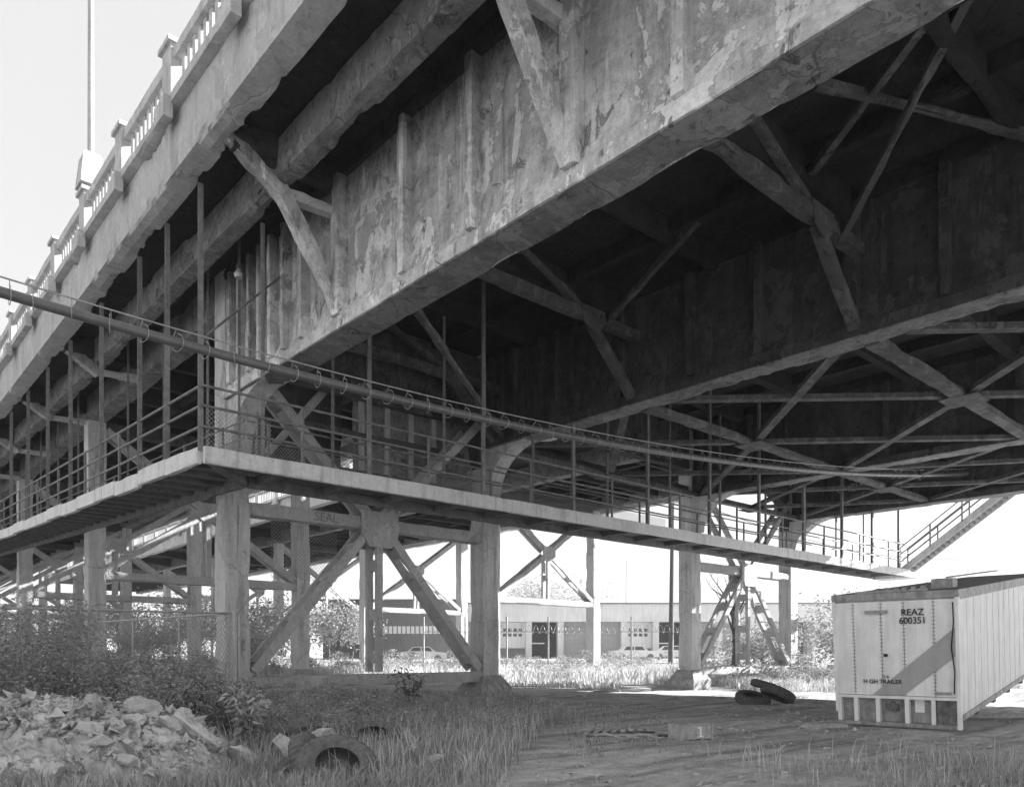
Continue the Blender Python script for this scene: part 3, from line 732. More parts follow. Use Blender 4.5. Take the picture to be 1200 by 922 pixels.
# lower frame with recessed bays
TB('lower_sill', 'frame', (-.03, -.05, .02), (W_+.03, .05, .10)); TB('upper_sill', 'white', (-.03, -.04, ZB-.05), (W_+.03, .068, ZB+.01))
TB('lower_back', 'frame', (.05, -.2, .1), (W_-.05, -.1, ZB-.05))
for x in (W_-.02, W_-.36, .98, 1.55, .48): TB('stud', 'white', (x-.06, -.09, .1), (x+.02, .055, ZB-.05))
TB('rusty_panel', 'rust', (.04, -.05, .1), (.40, .035, ZB-.06), label='rust blotched corner plate'); TB('patch', 'white', (.66, -.098, .32), (.84, -.085, .6), label='pale square patch')
m = MB(); m.cyl((1.27, -.1, .42), (1.27, -.02, .42), .1, 10); m.box((1.15, -.1, .34), (1.4, -.04, .48)); m.build('coupling', 'rust', tr, world=False)
TB('vent', 'galv', (1.28, .04, H_-.42), (1.72, .10, H_-.36)); TB('marker_plate', 'frame', (.12, .06, ZB+.07), (.40, .075, ZB+.12))
TB('mark', 'black', (1.3, .05, 1.5), (1.38, .058, 1.56))
for i in range(4): TB('hose', 'black', (.02+.0, .068, 2.3-i*.4), (.045, .085, 2.62-i*.4)) if i < 0 else None
MB().tube([(.06, .075, 2.6), (.05, .085, 2.2), (.10, .085, 1.7), (.05, .085, 1.2), (.07, .08, .75)], .012, 6).build('hose', 'black', tr, world=False)
# corrugated long side: posts proud of the skin
for y in np.arange(-.6, -L_, -.61): TB('side_rib', 'white', (-.044, y-.01, .32), (-.034, y+.01, H_-.21))
TB('side_rail', 'frame', (-.06, -L_, .20), (-.0, -.07, .31)); TB('side_skin', 'white', (-.034, -L_, .312), (.03, -.07, H_-.145))
TB('side_skirt', 'white', (-.055, -L_, .30), (-.045, -.07, H_-.22)) if False else None
for k in range(4): TB('leg', 'rust', (.1+.0*k, -2.2-k*1.7, 0), (.25, -2.0-k*1.7, .5))
def ttext(body, size, x, z, sx=1.0):
    cu = bpy.data.curves.new('lettering', 'FONT'); cu.body = body; cu.size = size; cu.extrude = .002; cu.align_x = 'CENTER'; cu.offset = .002
    o = bpy.data.objects.new('lettering', cu); COL.objects.link(o); me = bpy.data.meshes.new_from_object(o.evaluated_get(bpy.context.evaluated_depsgraph_get()))
    bpy.data.objects.remove(o); me.materials.clear(); me.materials.append(M['black'])
    o = bpy.data.objects.new('lettering', me); COL.objects.link(o); o.parent = tr; o.location = (x, .064, z); o.rotation_euler = (R(90), 0, R(180)); o.scale = (sx, 1, 1)
bpy.context.view_layer.update()
ttext('REAZ', .19, .80, 2.36, .95); ttext('600351', .19, .80, 2.19, .9); ttext('H GH TRAILER', .125, 1.42, .93, .95); ttext('11 6', .08, 1.36, 1.05)
# things lying on the roof
def roofthing(name, cat, label, mat, fn):
    m = MB(); fn(m); o = m.build(name, mat, None, loc=None); o.location = tr.location; o.rotation_euler = tr.rotation_euler; tag(o, label, cat)
roofthing('wooden_box', 'box', 'pale box standing on the trailer roof near its right corner', 'frame', lambda m: m.rough((.38, -.5, H_+.12), (.38, -.9, H_+.12), .4, .2, seg=.2, amp=.005, chip=.01))
roofthing('roof_board', 'board', 'long board laid from the box back along the trailer roof', 'wood', lambda m: m.beam((.3, -.7, H_+.24), (.25, -5, H_+.25), .1, .03))
def slats(m):
    for k in range(7): m.rough((.68+k*.17, -.3+.05*(k%3), H_+.05-.004*k), (.76+k*.15, -.75, H_+.06), .09, .11-.012*k, seg=.2, chip=.01)
    m.beam((.6, -.35, H_+.03), (2.0, -.25, H_+.02), .08, .05)
roofthing('broken_crate', 'crate', 'broken slatted crate strewn along the front edge of the trailer roof', 'wood', slats)

# ------------------------------------------------------------------ tyres
def tyre_mesh(Rr=.52, r=.16, wd=.14, tread=True):
    m = MB(); prof = [(-wd*.8, Rr-r*1.55), (-wd, Rr-r*1.0), (-wd*1.02, Rr-r*.5), (-wd*.85, Rr-.03), (-wd*.6, Rr), (wd*.6, Rr), (wd*.85, Rr-.03), (wd*1.02, Rr-r*.5), (wd, Rr-r*1.0), (wd*.8, Rr-r*1.55), (wd*.7, Rr-r*1.5), (wd*.75, Rr-r*.7), (0, Rr-.04), (-wd*.75, Rr-r*.7), (-wd*.7, Rr-r*1.5)]
    N = 72; vs = []; fs = []; P = len(prof)
    for i in range(N):
        a = 2*math.pi*i/N
        for j, (z, q) in enumerate(prof):
            if tread and 3 <= j <= 6 and i % 2: q -= .018
            vs.append((q*math.cos(a), q*math.sin(a), z))
    for i in range(N):
        for j in range(P): fs.append((i*P+j, ((i+1) % N)*P+j, ((i+1) % N)*P+(j+1) % P, i*P+(j+1) % P))
    return m.add(vs, fs)
def tyre(p, rot, label, s=1.0, group='discarded truck tyres'):
    o = tyre_mesh().build('tyre', 'rubber', None); o.location = p; o.rotation_euler = rot; o.scale = (s, s, s); tag(o, label, 'tyre', group); return o
tyre(GND(G(-2.02, 9.7), .16), (R(38), R(18), R(-YAW*57.3)), 'large truck tyre half buried in grass at the bottom of the picture')
tyre(GND(G(-2.45, 10.3), .12), (R(62), R(-30), R(60)), 'truck tyre behind the half buried one, tread toward the rubble', .95)
tyre(GND(G(-2.15, 13.2), .15), (R(14), R(-14), 0), 'tyre lying nearly flat in the weeds behind the pale stones', 1.0)
tyre(GND(G(8.0, 24.6), .16), (R(14), R(-6), 0), 'lowest flat tyre of the pile beside the right trestle', 1.05)
tyre(GND(G(8.75, 24.5), .34), (R(22), R(14), R(30)), 'tyre leaning across the lowest one in the pile by the right trestle', 1.05)
tyre(GND(G(8.45, 24.9), .6), (R(12), R(10), R(10)), 'topmost tilted tyre of the pile by the right trestle', .8)

# ------------------------------------------------------------------ box, slatted panel, slabs, boards
bx = E('wooden_box', 'small grey box painted with a pale figure 1 standing on the dirt lane', 'box', GND(G(3.58, 14.6)), -YAW+R(24))
m = MB(); m.box((-.33, -.2, .02), (.33, .2, .29)); m.build('body', 'wood', bx, world=False)
m = MB(); m.box((-.36, -.23, .29), (.35, .22, .31)); m.build('lid', 'frame', bx, world=False)
for s in (-.345, .335): m = MB(); m.box((s-.012, -.225, 0), (s+.012, .21, .286)); m.build('batten', 'wood', bx, world=False)
for z in (.09, .20): m = MB(); m.box((-.328, -.208, z), (.322, -.2, z+.075)); m.build('plank', 'wood', bx, world=False)
m = MB(); m.box((.05, -.214, .06), (.09, -.210, .25)); m.box((.01, -.214, .05), (.13, -.210, .075)); m.box((.0, -.214, .22), (.07, -.210, .25)); m.build('painted_figure', 'white', bx, world=False)
pl = E('slatted_panel', 'collapsed slatted wooden panel lying flat on the dirt lane left of the box', 'pallet', GND(G(2.45, 15.2), .02), -YAW+R(-6))
for k in range(7): m = MB(); m.rough((-.75+k*.17, -.42, .05+.015*k), (-.60+k*.17, .4, .07), .085, .03, seg=.2, chip=.01); m.build('slat', 'wood', pl, world=False)
m = MB(); m.rough((-.8, -.28, .02), (.6, -.36, .03), .1, .04, seg=.2); m.rough((-.7, .3, .02), (.6, .25, .03), .1, .04, seg=.2); m.build('bearer', 'wood', pl, world=False)
m = MB(); m.rough((.45, 0, .12), (.95, -.1, .06), .6, .02, seg=.1, chip=.02); m.build('sheet', 'wood', pl, world=False)
m = MB(); m.tube([(-.6+.1*k, -.62+.03*math.sin(k), .03+.03*math.sin(k*.9)) for k in range(14)], .025, 5); m.build('loose_strip', 'wood', pl, world=False)
def slab(p, sx, sy, sz, rz, label, mat='rock', cat='slab', name='concrete_slab', tilt=0):
    m = MB(); m.rough((-sx/2, 0, 0), (sx/2, 0, 0), sy, sz, seg=.15, amp=.02, chip=.05); o = m.build(name, mat, None, world=False); o.location = p; o.rotation_euler = (tilt, 0, rz); tag(o, label, cat); return o
slab(GND(G(6.2, 36.5), .12), 1.6, .9, .1, -YAW+.1, 'dark slab resting on the shade line between the two pedestals')
slab(GND(G(4.9, 35.5), .05), 1.2, .6, .06, -YAW-.2, 'thin board lying left of the dark slab at the shade line', 'wood', 'board', 'board')
slab(GND(G(6.9, 16.6), .05), 1.0, .14, .09, -YAW+.02, 'short timber lying on the ground left of the trailer', 'wood', 'timber', 'timber')
slab(GND(G(12.4, 19.0), .08), 2.0, .2, .1, -YAW+.02, 'long timber lying behind the right side of the trailer', 'wood', 'timber', 'timber')
slab(GND(G(9.3, 23.6), .05), 1.4, .5, .08, -YAW+.05, 'flat board lying at the foot of the tyre pile', 'wood', 'board', 'board')
for k in range(9):
    slab(GND(G(-9.5+k*.8+random.uniform(-.3, .3), 31+random.uniform(-2, 3)), .06), random.uniform(1.4, 3.2), .2, .08, -YAW+random.uniform(-.3, .3),
         'grey plank among those scattered behind the left trestle', 'wood', 'plank', 'plank')['group'] = 'planks scattered behind the left trestle'

EDGE = [(4, -.3), (9.3, .15), (12, .45), (15.4, .93), (19.5, 2.0), (24, 2.1), (28, 1.2), (31, .3), (34, -1)]
def edge(d):
    return float(np.interp(d, [e[0] for e in EDGE], [e[1] for e in EDGE]))
# ------------------------------------------------------------------ rubble heap and stones
def rock_mesh(seed, n=2, rag=.28):
    bm = bmesh.new(); bmesh.ops.create_icosphere(bm, subdivisions=n, radius=1); rr = random.Random(seed)
    cuts = [V((rr.uniform(-1, 1), rr.uniform(-1, 1), rr.uniform(-1, 1))).normalized() for _ in range(11)]
    for v in bm.verts:
        p = v.co.normalized(); 
        for c in cuts:
            d = p.dot(c)
            if d > .5: p = p-c*(d-.5)
        v.co = p*(1+rag*.35*noise.fractal(p*2.6+V((seed, 0, 0)), .8, 2, 5))
    me = bpy.data.meshes.new('rock'); bm.to_mesh(me); bm.free(); me.materials.append(M['rock']); return me
RM = [rock_mesh(s, 3) for s in range(7)]
def stone(name, p, s, label, cat='stone', mat=None, k=None, group=None, rot=None):
    o = bpy.data.objects.new(name, RM[random.randrange(7) if k is None else k]); COL.objects.link(o)
    if mat: 
        o.data = o.data.copy(); o.data.materials[0] = M[mat]
    o.location = p; o.scale = s; o.rotation_euler = rot or (random.uniform(0, .6), random.uniform(0, .6), random.uniform(0, 6)); tag(o, label, cat, group); return o
# heap surface
def heap_h(sx, sd):
    u = (sx+7.4)/4.0; v = (sd-9.9)/2.2
    e = max(0, 1-(abs(u)**2.6+abs(v)**2.4)); h = .68*e**.5*(.5+.5*sstep(-8.5, -5.2, sx))
    p = V((sx, sd, 0))
    if e > 0: h += min(1, e*4)*(.16*noise.fractal(p*1.5, .7, 2, 5)+.13*abs(noise.noise(p*3.1))+.09*abs(noise.noise(p*7.5))+.035*abs(noise.noise(p*17)))
    return h
N1, N2 = 520, 240; a = np.linspace(-11.6, -3.3, N1); b = np.linspace(7.4, 12.3, N2)
vv = []
for d in b:
    for x in a:
        w = G(x, d); h = heap_h(x, d); vv.append((w.x+.05*noise.noise(V((x*3, d*3, 7))), w.y, gh(w.x, w.y)-.06+h+.05*noise.fractal(V((x*7, d*7, 1)), .6, 2, 5)-.05*max(0, noise.noise(V((x*5, d*5, 4)))-.15)*4))
ii, jj = np.meshgrid(np.arange(N1-1), np.arange(N2-1)); q = (jj*N1+ii).ravel()
hp = mesh_np('rubble', np.array(vv), np.stack([q, q+1, q+N1+1, q+N1], 1), 'rockd', kind='stuff'); tag(hp, 'heap of broken concrete rubble and earth in the bottom left corner', 'rubble')
rg = 'broken lumps on the rubble heap'
for k in range(290):
    x = random.uniform(-10.6, -4.0); d = random.uniform(8.6, 11.2); h = heap_h(x, d)
    if h < .1: continue
    w = G(x, d); s = random.choice([.04, .06, .08, .1, .14, .2])*random.uniform(.7, 1.4)
    stone('rubble_lump', V((w.x, w.y, gh(w.x, w.y)+h-.02)), (s*1.3, s, s*.7), 'grey concrete lump embedded in the rubble heap at lower left', 'rubble', group=rg)
sm = MB()
for k in range(4200):
    x = random.uniform(-10.9, -3.6); d = random.uniform(8.6, 11.2); h = heap_h(x, d)
    if h < .03 and random.random() < .8: continue
    w = G(x, d); s_ = random.uniform(.012, .045)*random.choice([1, 1, 1.6]); c = V((w.x, w.y, gh(w.x, w.y)+h+.01)); t_ = [c+V((random.gauss(0, 1), random.gauss(0, 1), random.gauss(0, .7)))*s_ for _ in range(5)]
    sm.add(t_, [(0, 1, 2), (0, 2, 3), (0, 3, 1), (4, 2, 1), (4, 3, 2), (4, 1, 3)])
o = sm.build('rubble', 'rock', None, kind='stuff'); tag(o, 'loose chips and grit over the rubble heap at lower left', 'rubble')
sm = MB()
for k in range(5200):
    x = random.uniform(-1, 12); d = random.uniform(9.0, 30)**1.0
    if x < edge(d)-.3 or noise.noise(V((x*.6, d*.35, 8))) < -.05: continue
    w = G(x, d); s_ = random.uniform(.008, .03)*random.choice([1, 1, 1, 2]); c = V((w.x, w.y, gh(w.x, w.y)+.004)); t_ = [c+V((random.gauss(0, 1), random.gauss(0, 1), random.gauss(.2, .5)))*s_ for _ in range(5)]
    sm.add(t_, [(0, 1, 2), (0, 2, 3), (0, 3, 1), (4, 2, 1), (4, 3, 2), (4, 1, 3)])
o = sm.build('gravel', 'rock', None, kind='stuff'); tag(o, 'scattered stones and grit on the dirt lane', 'gravel')
def site_p(x, d, z): w = G(x, d); return V((w.x, w.y, z))
m = MB(); m.rough((-.34, 0, 0), (.34, 0, 0), .5, .13, seg=.06, amp=.03, chip=.06); o = m.build('concrete_slab', 'rock', None, world=False)
o.location = site_p(-3.98, 10.0, .5); o.rotation_euler = (R(-50), R(38), R(-20)); tag(o, 'tilted pale slab poking out of the right end of the rubble heap', 'slab')
stone('boulder', site_p(-4.75, 10.4, .86), (.42, .3, .2), 'pointed crusty lump crowning the top of the rubble heap', 'boulder', k=2)
stone('stone', GND(G(-3.1, 11.3), .22), (.3, .22, .18), 'bright pale block left of the half buried tyre', k=1)
stone('stone', GND(G(-2.75, 11.9), .32), (.38, .25, .16), 'bright flat topped stone beside the dark pile of spoil', k=3)
stone('stone', GND(G(-3.35, 10.4), .15), (.3, .3, .16), 'lower left stone of the pale group near the tyre', k=4)
stone('stone', GND(G(-1.35, 12.1), .1), (.22, .16, .12), 'small pale stone right of the tyre group', k=5)
stone('stone', GND(G(-1.0, 10.6), .1), (.3, .2, .12), 'pale stone half hidden by grass right of the big tyre', k=6)
stone('stone', GND(G(-.85, 11.2), .1), (.24, .2, .1), 'second pale stone half hidden by grass right of the big tyre', k=0)
stone('stone', GND(G(-2.4, 19.5), .2), (.22, .2, .2), 'round pale stone lying under the bottom strut', k=2)
o = stone('spoil_heap', GND(G(-3.5, 13.5), .15), (.9, .6, .5), 'dark lump of spoil behind the pale stones', 'spoil heap', 'rust', 5)

# ------------------------------------------------------------------ vegetation
def blades(name, pts, hmin, hmax, mat, lean=.35, w=.012, parent=None):
    """pts (n,2) world xy ; each blade a bent strip of 2 quads (6 verts)"""
    n = len(pts); z = np.array([gh(x, y) for x, y in pts]); h = rng.uniform(hmin, hmax, n); az = rng.uniform(0, 2*np.pi, n); fa = rng.uniform(0, 2*np.pi, n)
    ln = rng.uniform(.05, lean, n)*h; dx, dy = np.cos(az)*ln, np.sin(az)*ln; wx, wy = np.cos(fa)*w, np.sin(fa)*w
    ww = (h/np.maximum(hmax, .01)*.6+.7); wx *= ww; wy *= ww
    B = np.stack([pts[:, 0], pts[:, 1], z-.03], 1); vs = np.zeros((n, 5, 3))
    for i, (t, k) in enumerate(((0, 1), (.55, .8))):
        c = B+np.stack([dx*t*t, dy*t*t, h*t], 1); vs[:, i*2] = c-np.stack([wx*k, wy*k, 0*wx], 1); vs[:, i*2+1] = c+np.stack([wx*k, wy*k, 0*wx], 1)
    vs[:, 4] = B+np.stack([dx, dy, h*(1-.35*(ln/h)**1)], 1)
    base = (np.arange(n)*5)[:, None]
    fs = np.concatenate([base+np.array([[0, 1, 3]]), base+np.array([[0, 3, 2]]), base+np.array([[2, 3, 4]])], 0)
    return mesh_np(name, vs.reshape(-1, 3), fs, mat, kind='stuff')
def scatter(n, x0, x1, d0, d1, f, clump=1.2):
    out = []
    while len(out) < n:
        x = random.uniform(x0, x1); d = random.uniform(d0, d1); pr = f(x, d)
        if pr <= 0: continue
        pr *= .35+.9*max(0, noise.noise(V((x*clump, d*clump, 2)))+.35)
        if random.random() < pr: w = G(x, d); out.append((w.x, w.y))
    return np.array(out)
def lawn(x, d):
    if heap_h(x, d) > .12: return 0
    return sstep(0, .5, edge(d)+.35*noise.noise(V((d*1.3, x*.6, 0)))-x)
def near_lawn(x, d): return lawn(x, d)
tag(blades('grass', scatter(46000, -12, 2.4, 7.5, 15, near_lawn), .08, .36, 'grass', .7, .007), 'coarse grass round the tyres and stones in the foreground', 'grass')
tag(blades('grass', scatter(30000, -14, 2.6, 15, 30.5, lambda x, d: near_lawn(x, d)*(1 if d < 21 else .35), .8), .1, .32, 'grass', .6, .014), 'rough grass between the tyres and the left trestle', 'grass')
tag(blades('grass', scatter(3500, -9, 2.2, 9.6, 18, near_lawn, 1.6), .25, .65, 'dry', .55, .0045), 'pale seeding stalks standing above the foreground grass', 'grass')
tag(blades('grass', scatter(2600, 3.6, 9, 8.5, 12.3, lambda x, d: sstep(8.6, 9.5, d)*.5*sstep(12.2, 10.5, d)*sstep(3.6, 6, x)+.03, 1.5), .04, .3, 'grass', .7, .006), 'thin tufts of grass on bare dirt in the bottom right corner', 'grass')
tag(blades('grass', scatter(300, 3.2, 9, 8.8, 12.3, lambda x, d: 1, 1.5), .2, .55, 'dry', .5, .004), 'a few pale stalks in the bottom right corner', 'grass')
tag(blades('grass', scatter(2500, 1.2, 4.2, 12, 22, lambda x, d: .25 if x < edge(d)+1.2 else .04, 1.5), .03, .15, 'grass', .6, .01), 'sparse short tufts along the edge of the dirt lane', 'grass')
tag(blades('grass', scatter(60000, -40, 26, 45, 68, lambda x, d: .25 if d < 48 else 1, .25), .3, 1.1, 'dry', .5, .03), 'sunlit tall dry grass in the field before the warehouse', 'grass')
tag(blades('grass', scatter(16000, -40, 20, 40, 50, lambda x, d: .6 if x < 6.5 or d > 46 else 0, .3), .1, .4, 'dry', .5, .03), 'short bleached grass in the sun behind the trestles', 'grass')
tag(blades('grass', scatter(9000, 9, 26, 33, 50, lambda x, d: float(d > (43 if x < 12.5 else 36)), .4), .2, .8, 'dry', .5, .025), 'bleached weeds under the right trestle', 'grass')

def leaves(n, centre_fn, size, mat_ratio=.32, droop=.3):
    """n pointed leaves (diamonds) ; centre_fn(n)->(n,3) positions, returns verts, faces"""
    c = centre_fn(n); az = rng.uniform(0, 2*np.pi, n); el = rng.uniform(-.6, .9, n); L = size*rng.uniform(.6, 1.3, n)
    d = np.stack([np.cos(az)*np.cos(el), np.sin(az)*np.cos(el), np.sin(el)], 1); r = rng.normal(size=(n, 3)); s = np.cross(d, r); s /= np.linalg.norm(s, axis=1)[:, None]
    d *= L[:, None]; s *= (L*mat_ratio*.5)[:, None]
    vs = np.stack([c, c+d*.45+s, c+d, c+d*.45-s], 1); vs[:, 2, 2] -= droop*L
    b = (np.arange(n)*4)[:, None]; fs = np.concatenate([b+np.array([[0, 1, 2]]), b+np.array([[0, 2, 3]])], 0)
    return vs.reshape(-1, 3), fs
def join(parts):
    V_, F_, o = [], [], 0
    for v, f in parts: V_.append(v); F_.append(f+o); o += len(v)
    return np.concatenate(V_), np.concatenate(F_)
# weed thicket: many leafy stems, nobody could count them
def weeds(spots, hlo, hhi, nl, size, spread, stem_r=.006):
    parts = []
    for (wx, wy) in spots:
        h = random.uniform(hlo, hhi); z0 = gh(wx, wy); lx, ly = random.uniform(-.25, .25), random.uniform(-.25, .25)
        def cf(n, wx=wx, wy=wy, h=h, z0=z0, lx=lx, ly=ly):
            t = rng.uniform(.12, 1, n); k = rng.integers(0, 4, n); a = rng.uniform(0, 2*np.pi, n)
            rad = spread*np.sin(np.pi*np.clip(t*.85+.1, 0, 1))*np.sqrt(rng.uniform(0, 1, n))
            return np.stack([wx+lx*t+rad*np.cos(a), wy+ly*t+rad*np.sin(a), z0+h*t+rad*.3], 1)
        parts.append(leaves(nl, cf, size))
        # stem as a thin three sided strip
        s = MB(); s.tube([(wx, wy, z0), (wx+lx*.5, wy+ly*.5, z0+h*.5), (wx+lx, wy+ly, z0+h)], [stem_r, stem_r*.8, stem_r*.3], 3)
        vv = np.array(s.v); ff = np.array([f[:3] for f in s.f if len(f) == 4]+[(f[0], f[2], f[3]) for f in s.f if len(f) == 4]); parts.append((vv, ff))
    return join(parts)
spots = []
while len(spots) < 300:
    x = random.uniform(-12.5, -4.2); d = random.uniform(11.6, 17.5)
    lim = -4.6 if d < 13.5 else -6.2
    if x > lim: continue
    w = G(x, d); spots.append((w.x, w.y))
def th_h(sx): return 1
parts = []
hi = [s for s in spots if site(*s)[0]/site(*s)[1] < -.53]; lo_ = [s for s in spots if s not in hi]
v, f = weeds(hi, 1.5, 2.35, 620, .065, .42); tag(mesh_np('weed_thicket', v, f, 'leaf', kind='stuff'), 'tall dark thicket of feathery weeds behind the rubble heap at left', 'weeds')
v, f = weeds(lo_, .8, 1.5, 520, .065, .38); tag(mesh_np('weed_thicket', v, f, 'leaf', kind='stuff'), 'lower right flank of the weed thicket sloping down to the fence post', 'weeds')
sp2 = [tuple(scatter(1, -6.5, -2.2, 12.5, 20, lambda x, d: 1)[0]) for _ in range(90)]
v, f = weeds(sp2, .3, .8, 260, .07, .34); tag(mesh_np('weed_thicket', v, f, 'leaf', kind='stuff'), 'knee high weeds round the foot of the left trestle column', 'weeds')
sp3 = [tuple(scatter(1, -3.0, 1.2, 13.5, 21, lambda x, d: 1)[0]) for _ in range(60)]
v, f = weeds(sp3, .2, .6, 200, .06, .34); tag(mesh_np('weed_thicket', v, f, 'leaf', kind='stuff'), 'low leafy weeds mixed into the grass below the bottom strut', 'weeds')
sp4 = [tuple(scatter(1, -42, 27, 47, 66, lambda x, d: 1)[0]) for _ in range(170)]
v, f = weeds(sp4, .7, 1.9, 240, .2, .95, .02); tag(mesh_np('weed_thicket', v, f, 'pale', kind='stuff'), 'sunlit bushes and weeds along the field before the warehouse', 'weeds')
sp5 = [tuple(scatter(1, 10, 24, 36, 46, lambda x, d: float(d > (43 if x < 12.5 else 36)))[0]) for _ in range(60)]
v, f = weeds(sp5, .4, 1.3, 220, .13, .6, .01); tag(mesh_np('weed_thicket', v, f, 'pale', kind='stuff'), 'sunlit weeds behind the tyre pile and the right trestle', 'weeds')

def plant(name, label, cat, p, h, nl, size, spread, mat='leaf', flowers=0, group=None):
    e = E(name, label, cat, p, 0, group)
    m = MB(); tips = []
    for k in range(7):
        a = k*2.4; r = spread*random.uniform(.5, 1); q = [(0, 0, 0), (r*.4*math.cos(a), r*.4*math.sin(a), h*.45), (r*math.cos(a), r*math.sin(a), h*random.uniform(.75, 1))]
        m.tube(q, [.012, .008, .004], 4); tips.append(q[2])
    m.build('stem', 'leafd', e, world=False)
    def cf(n):
        t = rng.uniform(.1, 1, n); k = rng.integers(0, 7, n); tp = np.array(tips)[k]; j = rng.normal(0, spread*.16, (n, 3))
        return np.stack([tp[:, 0]*t**1.3, tp[:, 1]*t**1.3, tp[:, 2]*t], 1)+j*(t[:, None])
    v, f = leaves(nl, cf, size, .45); mesh_np('leaves', v, f, mat, e, 'stuff')
    if flowers:
        fl = MB()
        for k in range(flowers):
            tp = tips[k % 7]; c = V(tp)+V((random.gauss(0, spread*.3), random.gauss(0, spread*.3), random.uniform(-.18, .06)))
            r = .014
            fl.add([(c.x-r, c.y, c.z), (c.x, c.y-r, c.z+.004), (c.x+r, c.y, c.z), (c.x, c.y+r, c.z+.004), (c.x, c.y, c.z+.014)], [(0,1,4),(1,2,4),(2,3,4),(3,0,4),(0,3,2,1)])
        fl.build('flowers', 'petal', e, world=False, kind='stuff', recalc=False)
    return e
plant('leafy_sapling', 'broad leaved sapling standing in front of the fence corner post', 'plant', GND(G(-3.75, 11.6)), 1.05, 420, .12, .34, 'pale')
plant('flowering_weed', 'weed topped with small white flowers above the tilted slab', 'plant', GND(G(-4.9, 12.3)), 1.1, 700, .06, .42, 'leafd', 90)
plant('flowering_weed', 'second white flowering weed, right of the one above the slab', 'plant', GND(G(-4.4, 12.7)), 1.0, 600, .06, .4, 'leafd', 80)
plant('flowering_weed', 'third white flowering weed, farther back toward the fence post', 'plant', GND(G(-5.6, 13.0)), 1.25, 600, .06, .4, 'leafd', 50)
plant('shrub', 'small dark shrub growing over the bottom strut of the left trestle', 'shrub', GND(G(-2.6, 22.5)), 1.25, 300, .14, .5, 'leafd')
plant('shrub', 'low dark bush at the lower left before the stones', 'shrub', GND(G(-4.05, 12.2)), .75, 500, .07, .4, 'leafd')
ya = E('tall_grass_clump', 'arching clump of long grass at the foot of the thicket at far left', 'plant', GND(G(-6.9, 11.8), .35))
m = MB()
for k in range(60):
    a = random.uniform(0, 6.28); L = random.uniform(.4, .75); w = .012; cx, sy = math.cos(a), math.sin(a); pts = [(cx*L*t*.8, sy*L*t*.8, L*(1.5*t-.95*t*t)) for t in (0, .35, .7, 1)]
    vs = []
    for i, p in enumerate(pts): ww = w*(1-i/3.3); vs += [(p[0]-sy*ww, p[1]+cx*ww, p[2]), (p[0]+sy*ww, p[1]-cx*ww, p[2])]
    m.add(vs, [(0,1,3,2),(2,3,5,4),(4,5,7,6)])
m.build('blades', 'grass', ya, world=False, kind='stuff', recalc=False)

def tree(p, h, cr, label, mat='pale', n=3400, bare=False, group='trees behind the trestles', leaf=.28):
    e = E('tree', label, 'tree', p, random.uniform(0, 6), group); m = MB(); tips = []
    m.tube([(0, 0, -.3), (.05*h*.3, 0, h*.3), (.02*h, .02*h, h*.62)], [.035*h*.5+.05, .03*h*.4+.03, .02*h*.4], 8)
    for k in range(13):
        a = k*2.4; z0 = h*random.uniform(.25, .6); L = cr*random.uniform(.6, 1.0); z1 = z0+h*random.uniform(.12, .4)
        q = [(0, 0, z0), (L*.5*math.cos(a), L*.5*math.sin(a), (z0+z1)/2+.05*h), (L*math.cos(a), L*math.sin(a), min(z1, h*.93))]
        m.tube(q, [.05*h*.22, .03*h*.2, .02], 5); tips += [V(q[1]), V(q[2])]
        if bare or True:
            for j in range(3):
                s = V(q[2])+V((random.gauss(0, .3*cr), random.gauss(0, .3*cr), random.uniform(0, .25*h))); m.tube([q[1], q[2], s], [.02, .015, .006], 3); tips.append(s)
    m.build('trunk', 'bark', e, world=False)
    if not bare:
        T = np.array([tuple(t) for t in tips]+[(0, 0, h*.8), (0, 0, h*.95)])
        def cf(n): k = rng.integers(0, len(T), n); r = rng.normal(0, 1, (n, 3))*cr*.17; return T[k]+r
        v, f = leaves(n, cf, leaf, .55); mesh_np('crown', v, f, mat, e, 'stuff')
    return e
tree(GND(G(8, 122)), 10.5, 6.0, 'leafy tree rising behind the warehouse roof between the trestles', n=7000, leaf=.4)
tspots = [(-38, 78, 6.0, 3.6), (-33, 84, 6.5, 4), (-28.5, 74, 4.6, 3.0), (-24.5, 80, 5.4, 3.6), (-21, 72, 4.4, 3.0), (-17, 78, 5.2, 3.4), (-14.5, 70, 4.6, 2.6), (-46, 88, 6, 4), (-29.5, 66, 3.2, 2.5), (-19.5, 64, 3.0, 2.3)]
tl = ['leftmost tree of the row seen under the left deck', 'tall tree behind the fence mesh, second in the row', 'bushy tree seen between the fence mesh and left trestle column', 'tree filling the gap left of the column base',
      'tree just left of the striped trestle post', 'tree seen through the left A brace opening', 'tree beside the dark warehouse wing', 'tree at the far left edge behind the weeds', 'low bush in front of the tree row at left', 'low bush seen through the A brace opening']
for (x, d, h, c), l in zip(tspots, tl): tree(GND(G(x, d)), h, c, l)
tree(GND(G(15.0, 50)), 7.8, 1.6, 'thin bare tree behind the right trestle', bare=True)
for (x, d, h, c, l) in ((20.5, 44, 3.6, 2.6, 'dense bush between the right trestle and the trailer'), (23, 50, 4.2, 2.8, 'second dense bush just left of the trailer, farther back'), (17.5, 52, 3.2, 2.4, 'sunlit bush seen through the right trestle')):
    e = tree(GND(G(x, d)), h, c, l, n=3600, group='bushes by the trailer', leaf=.22)

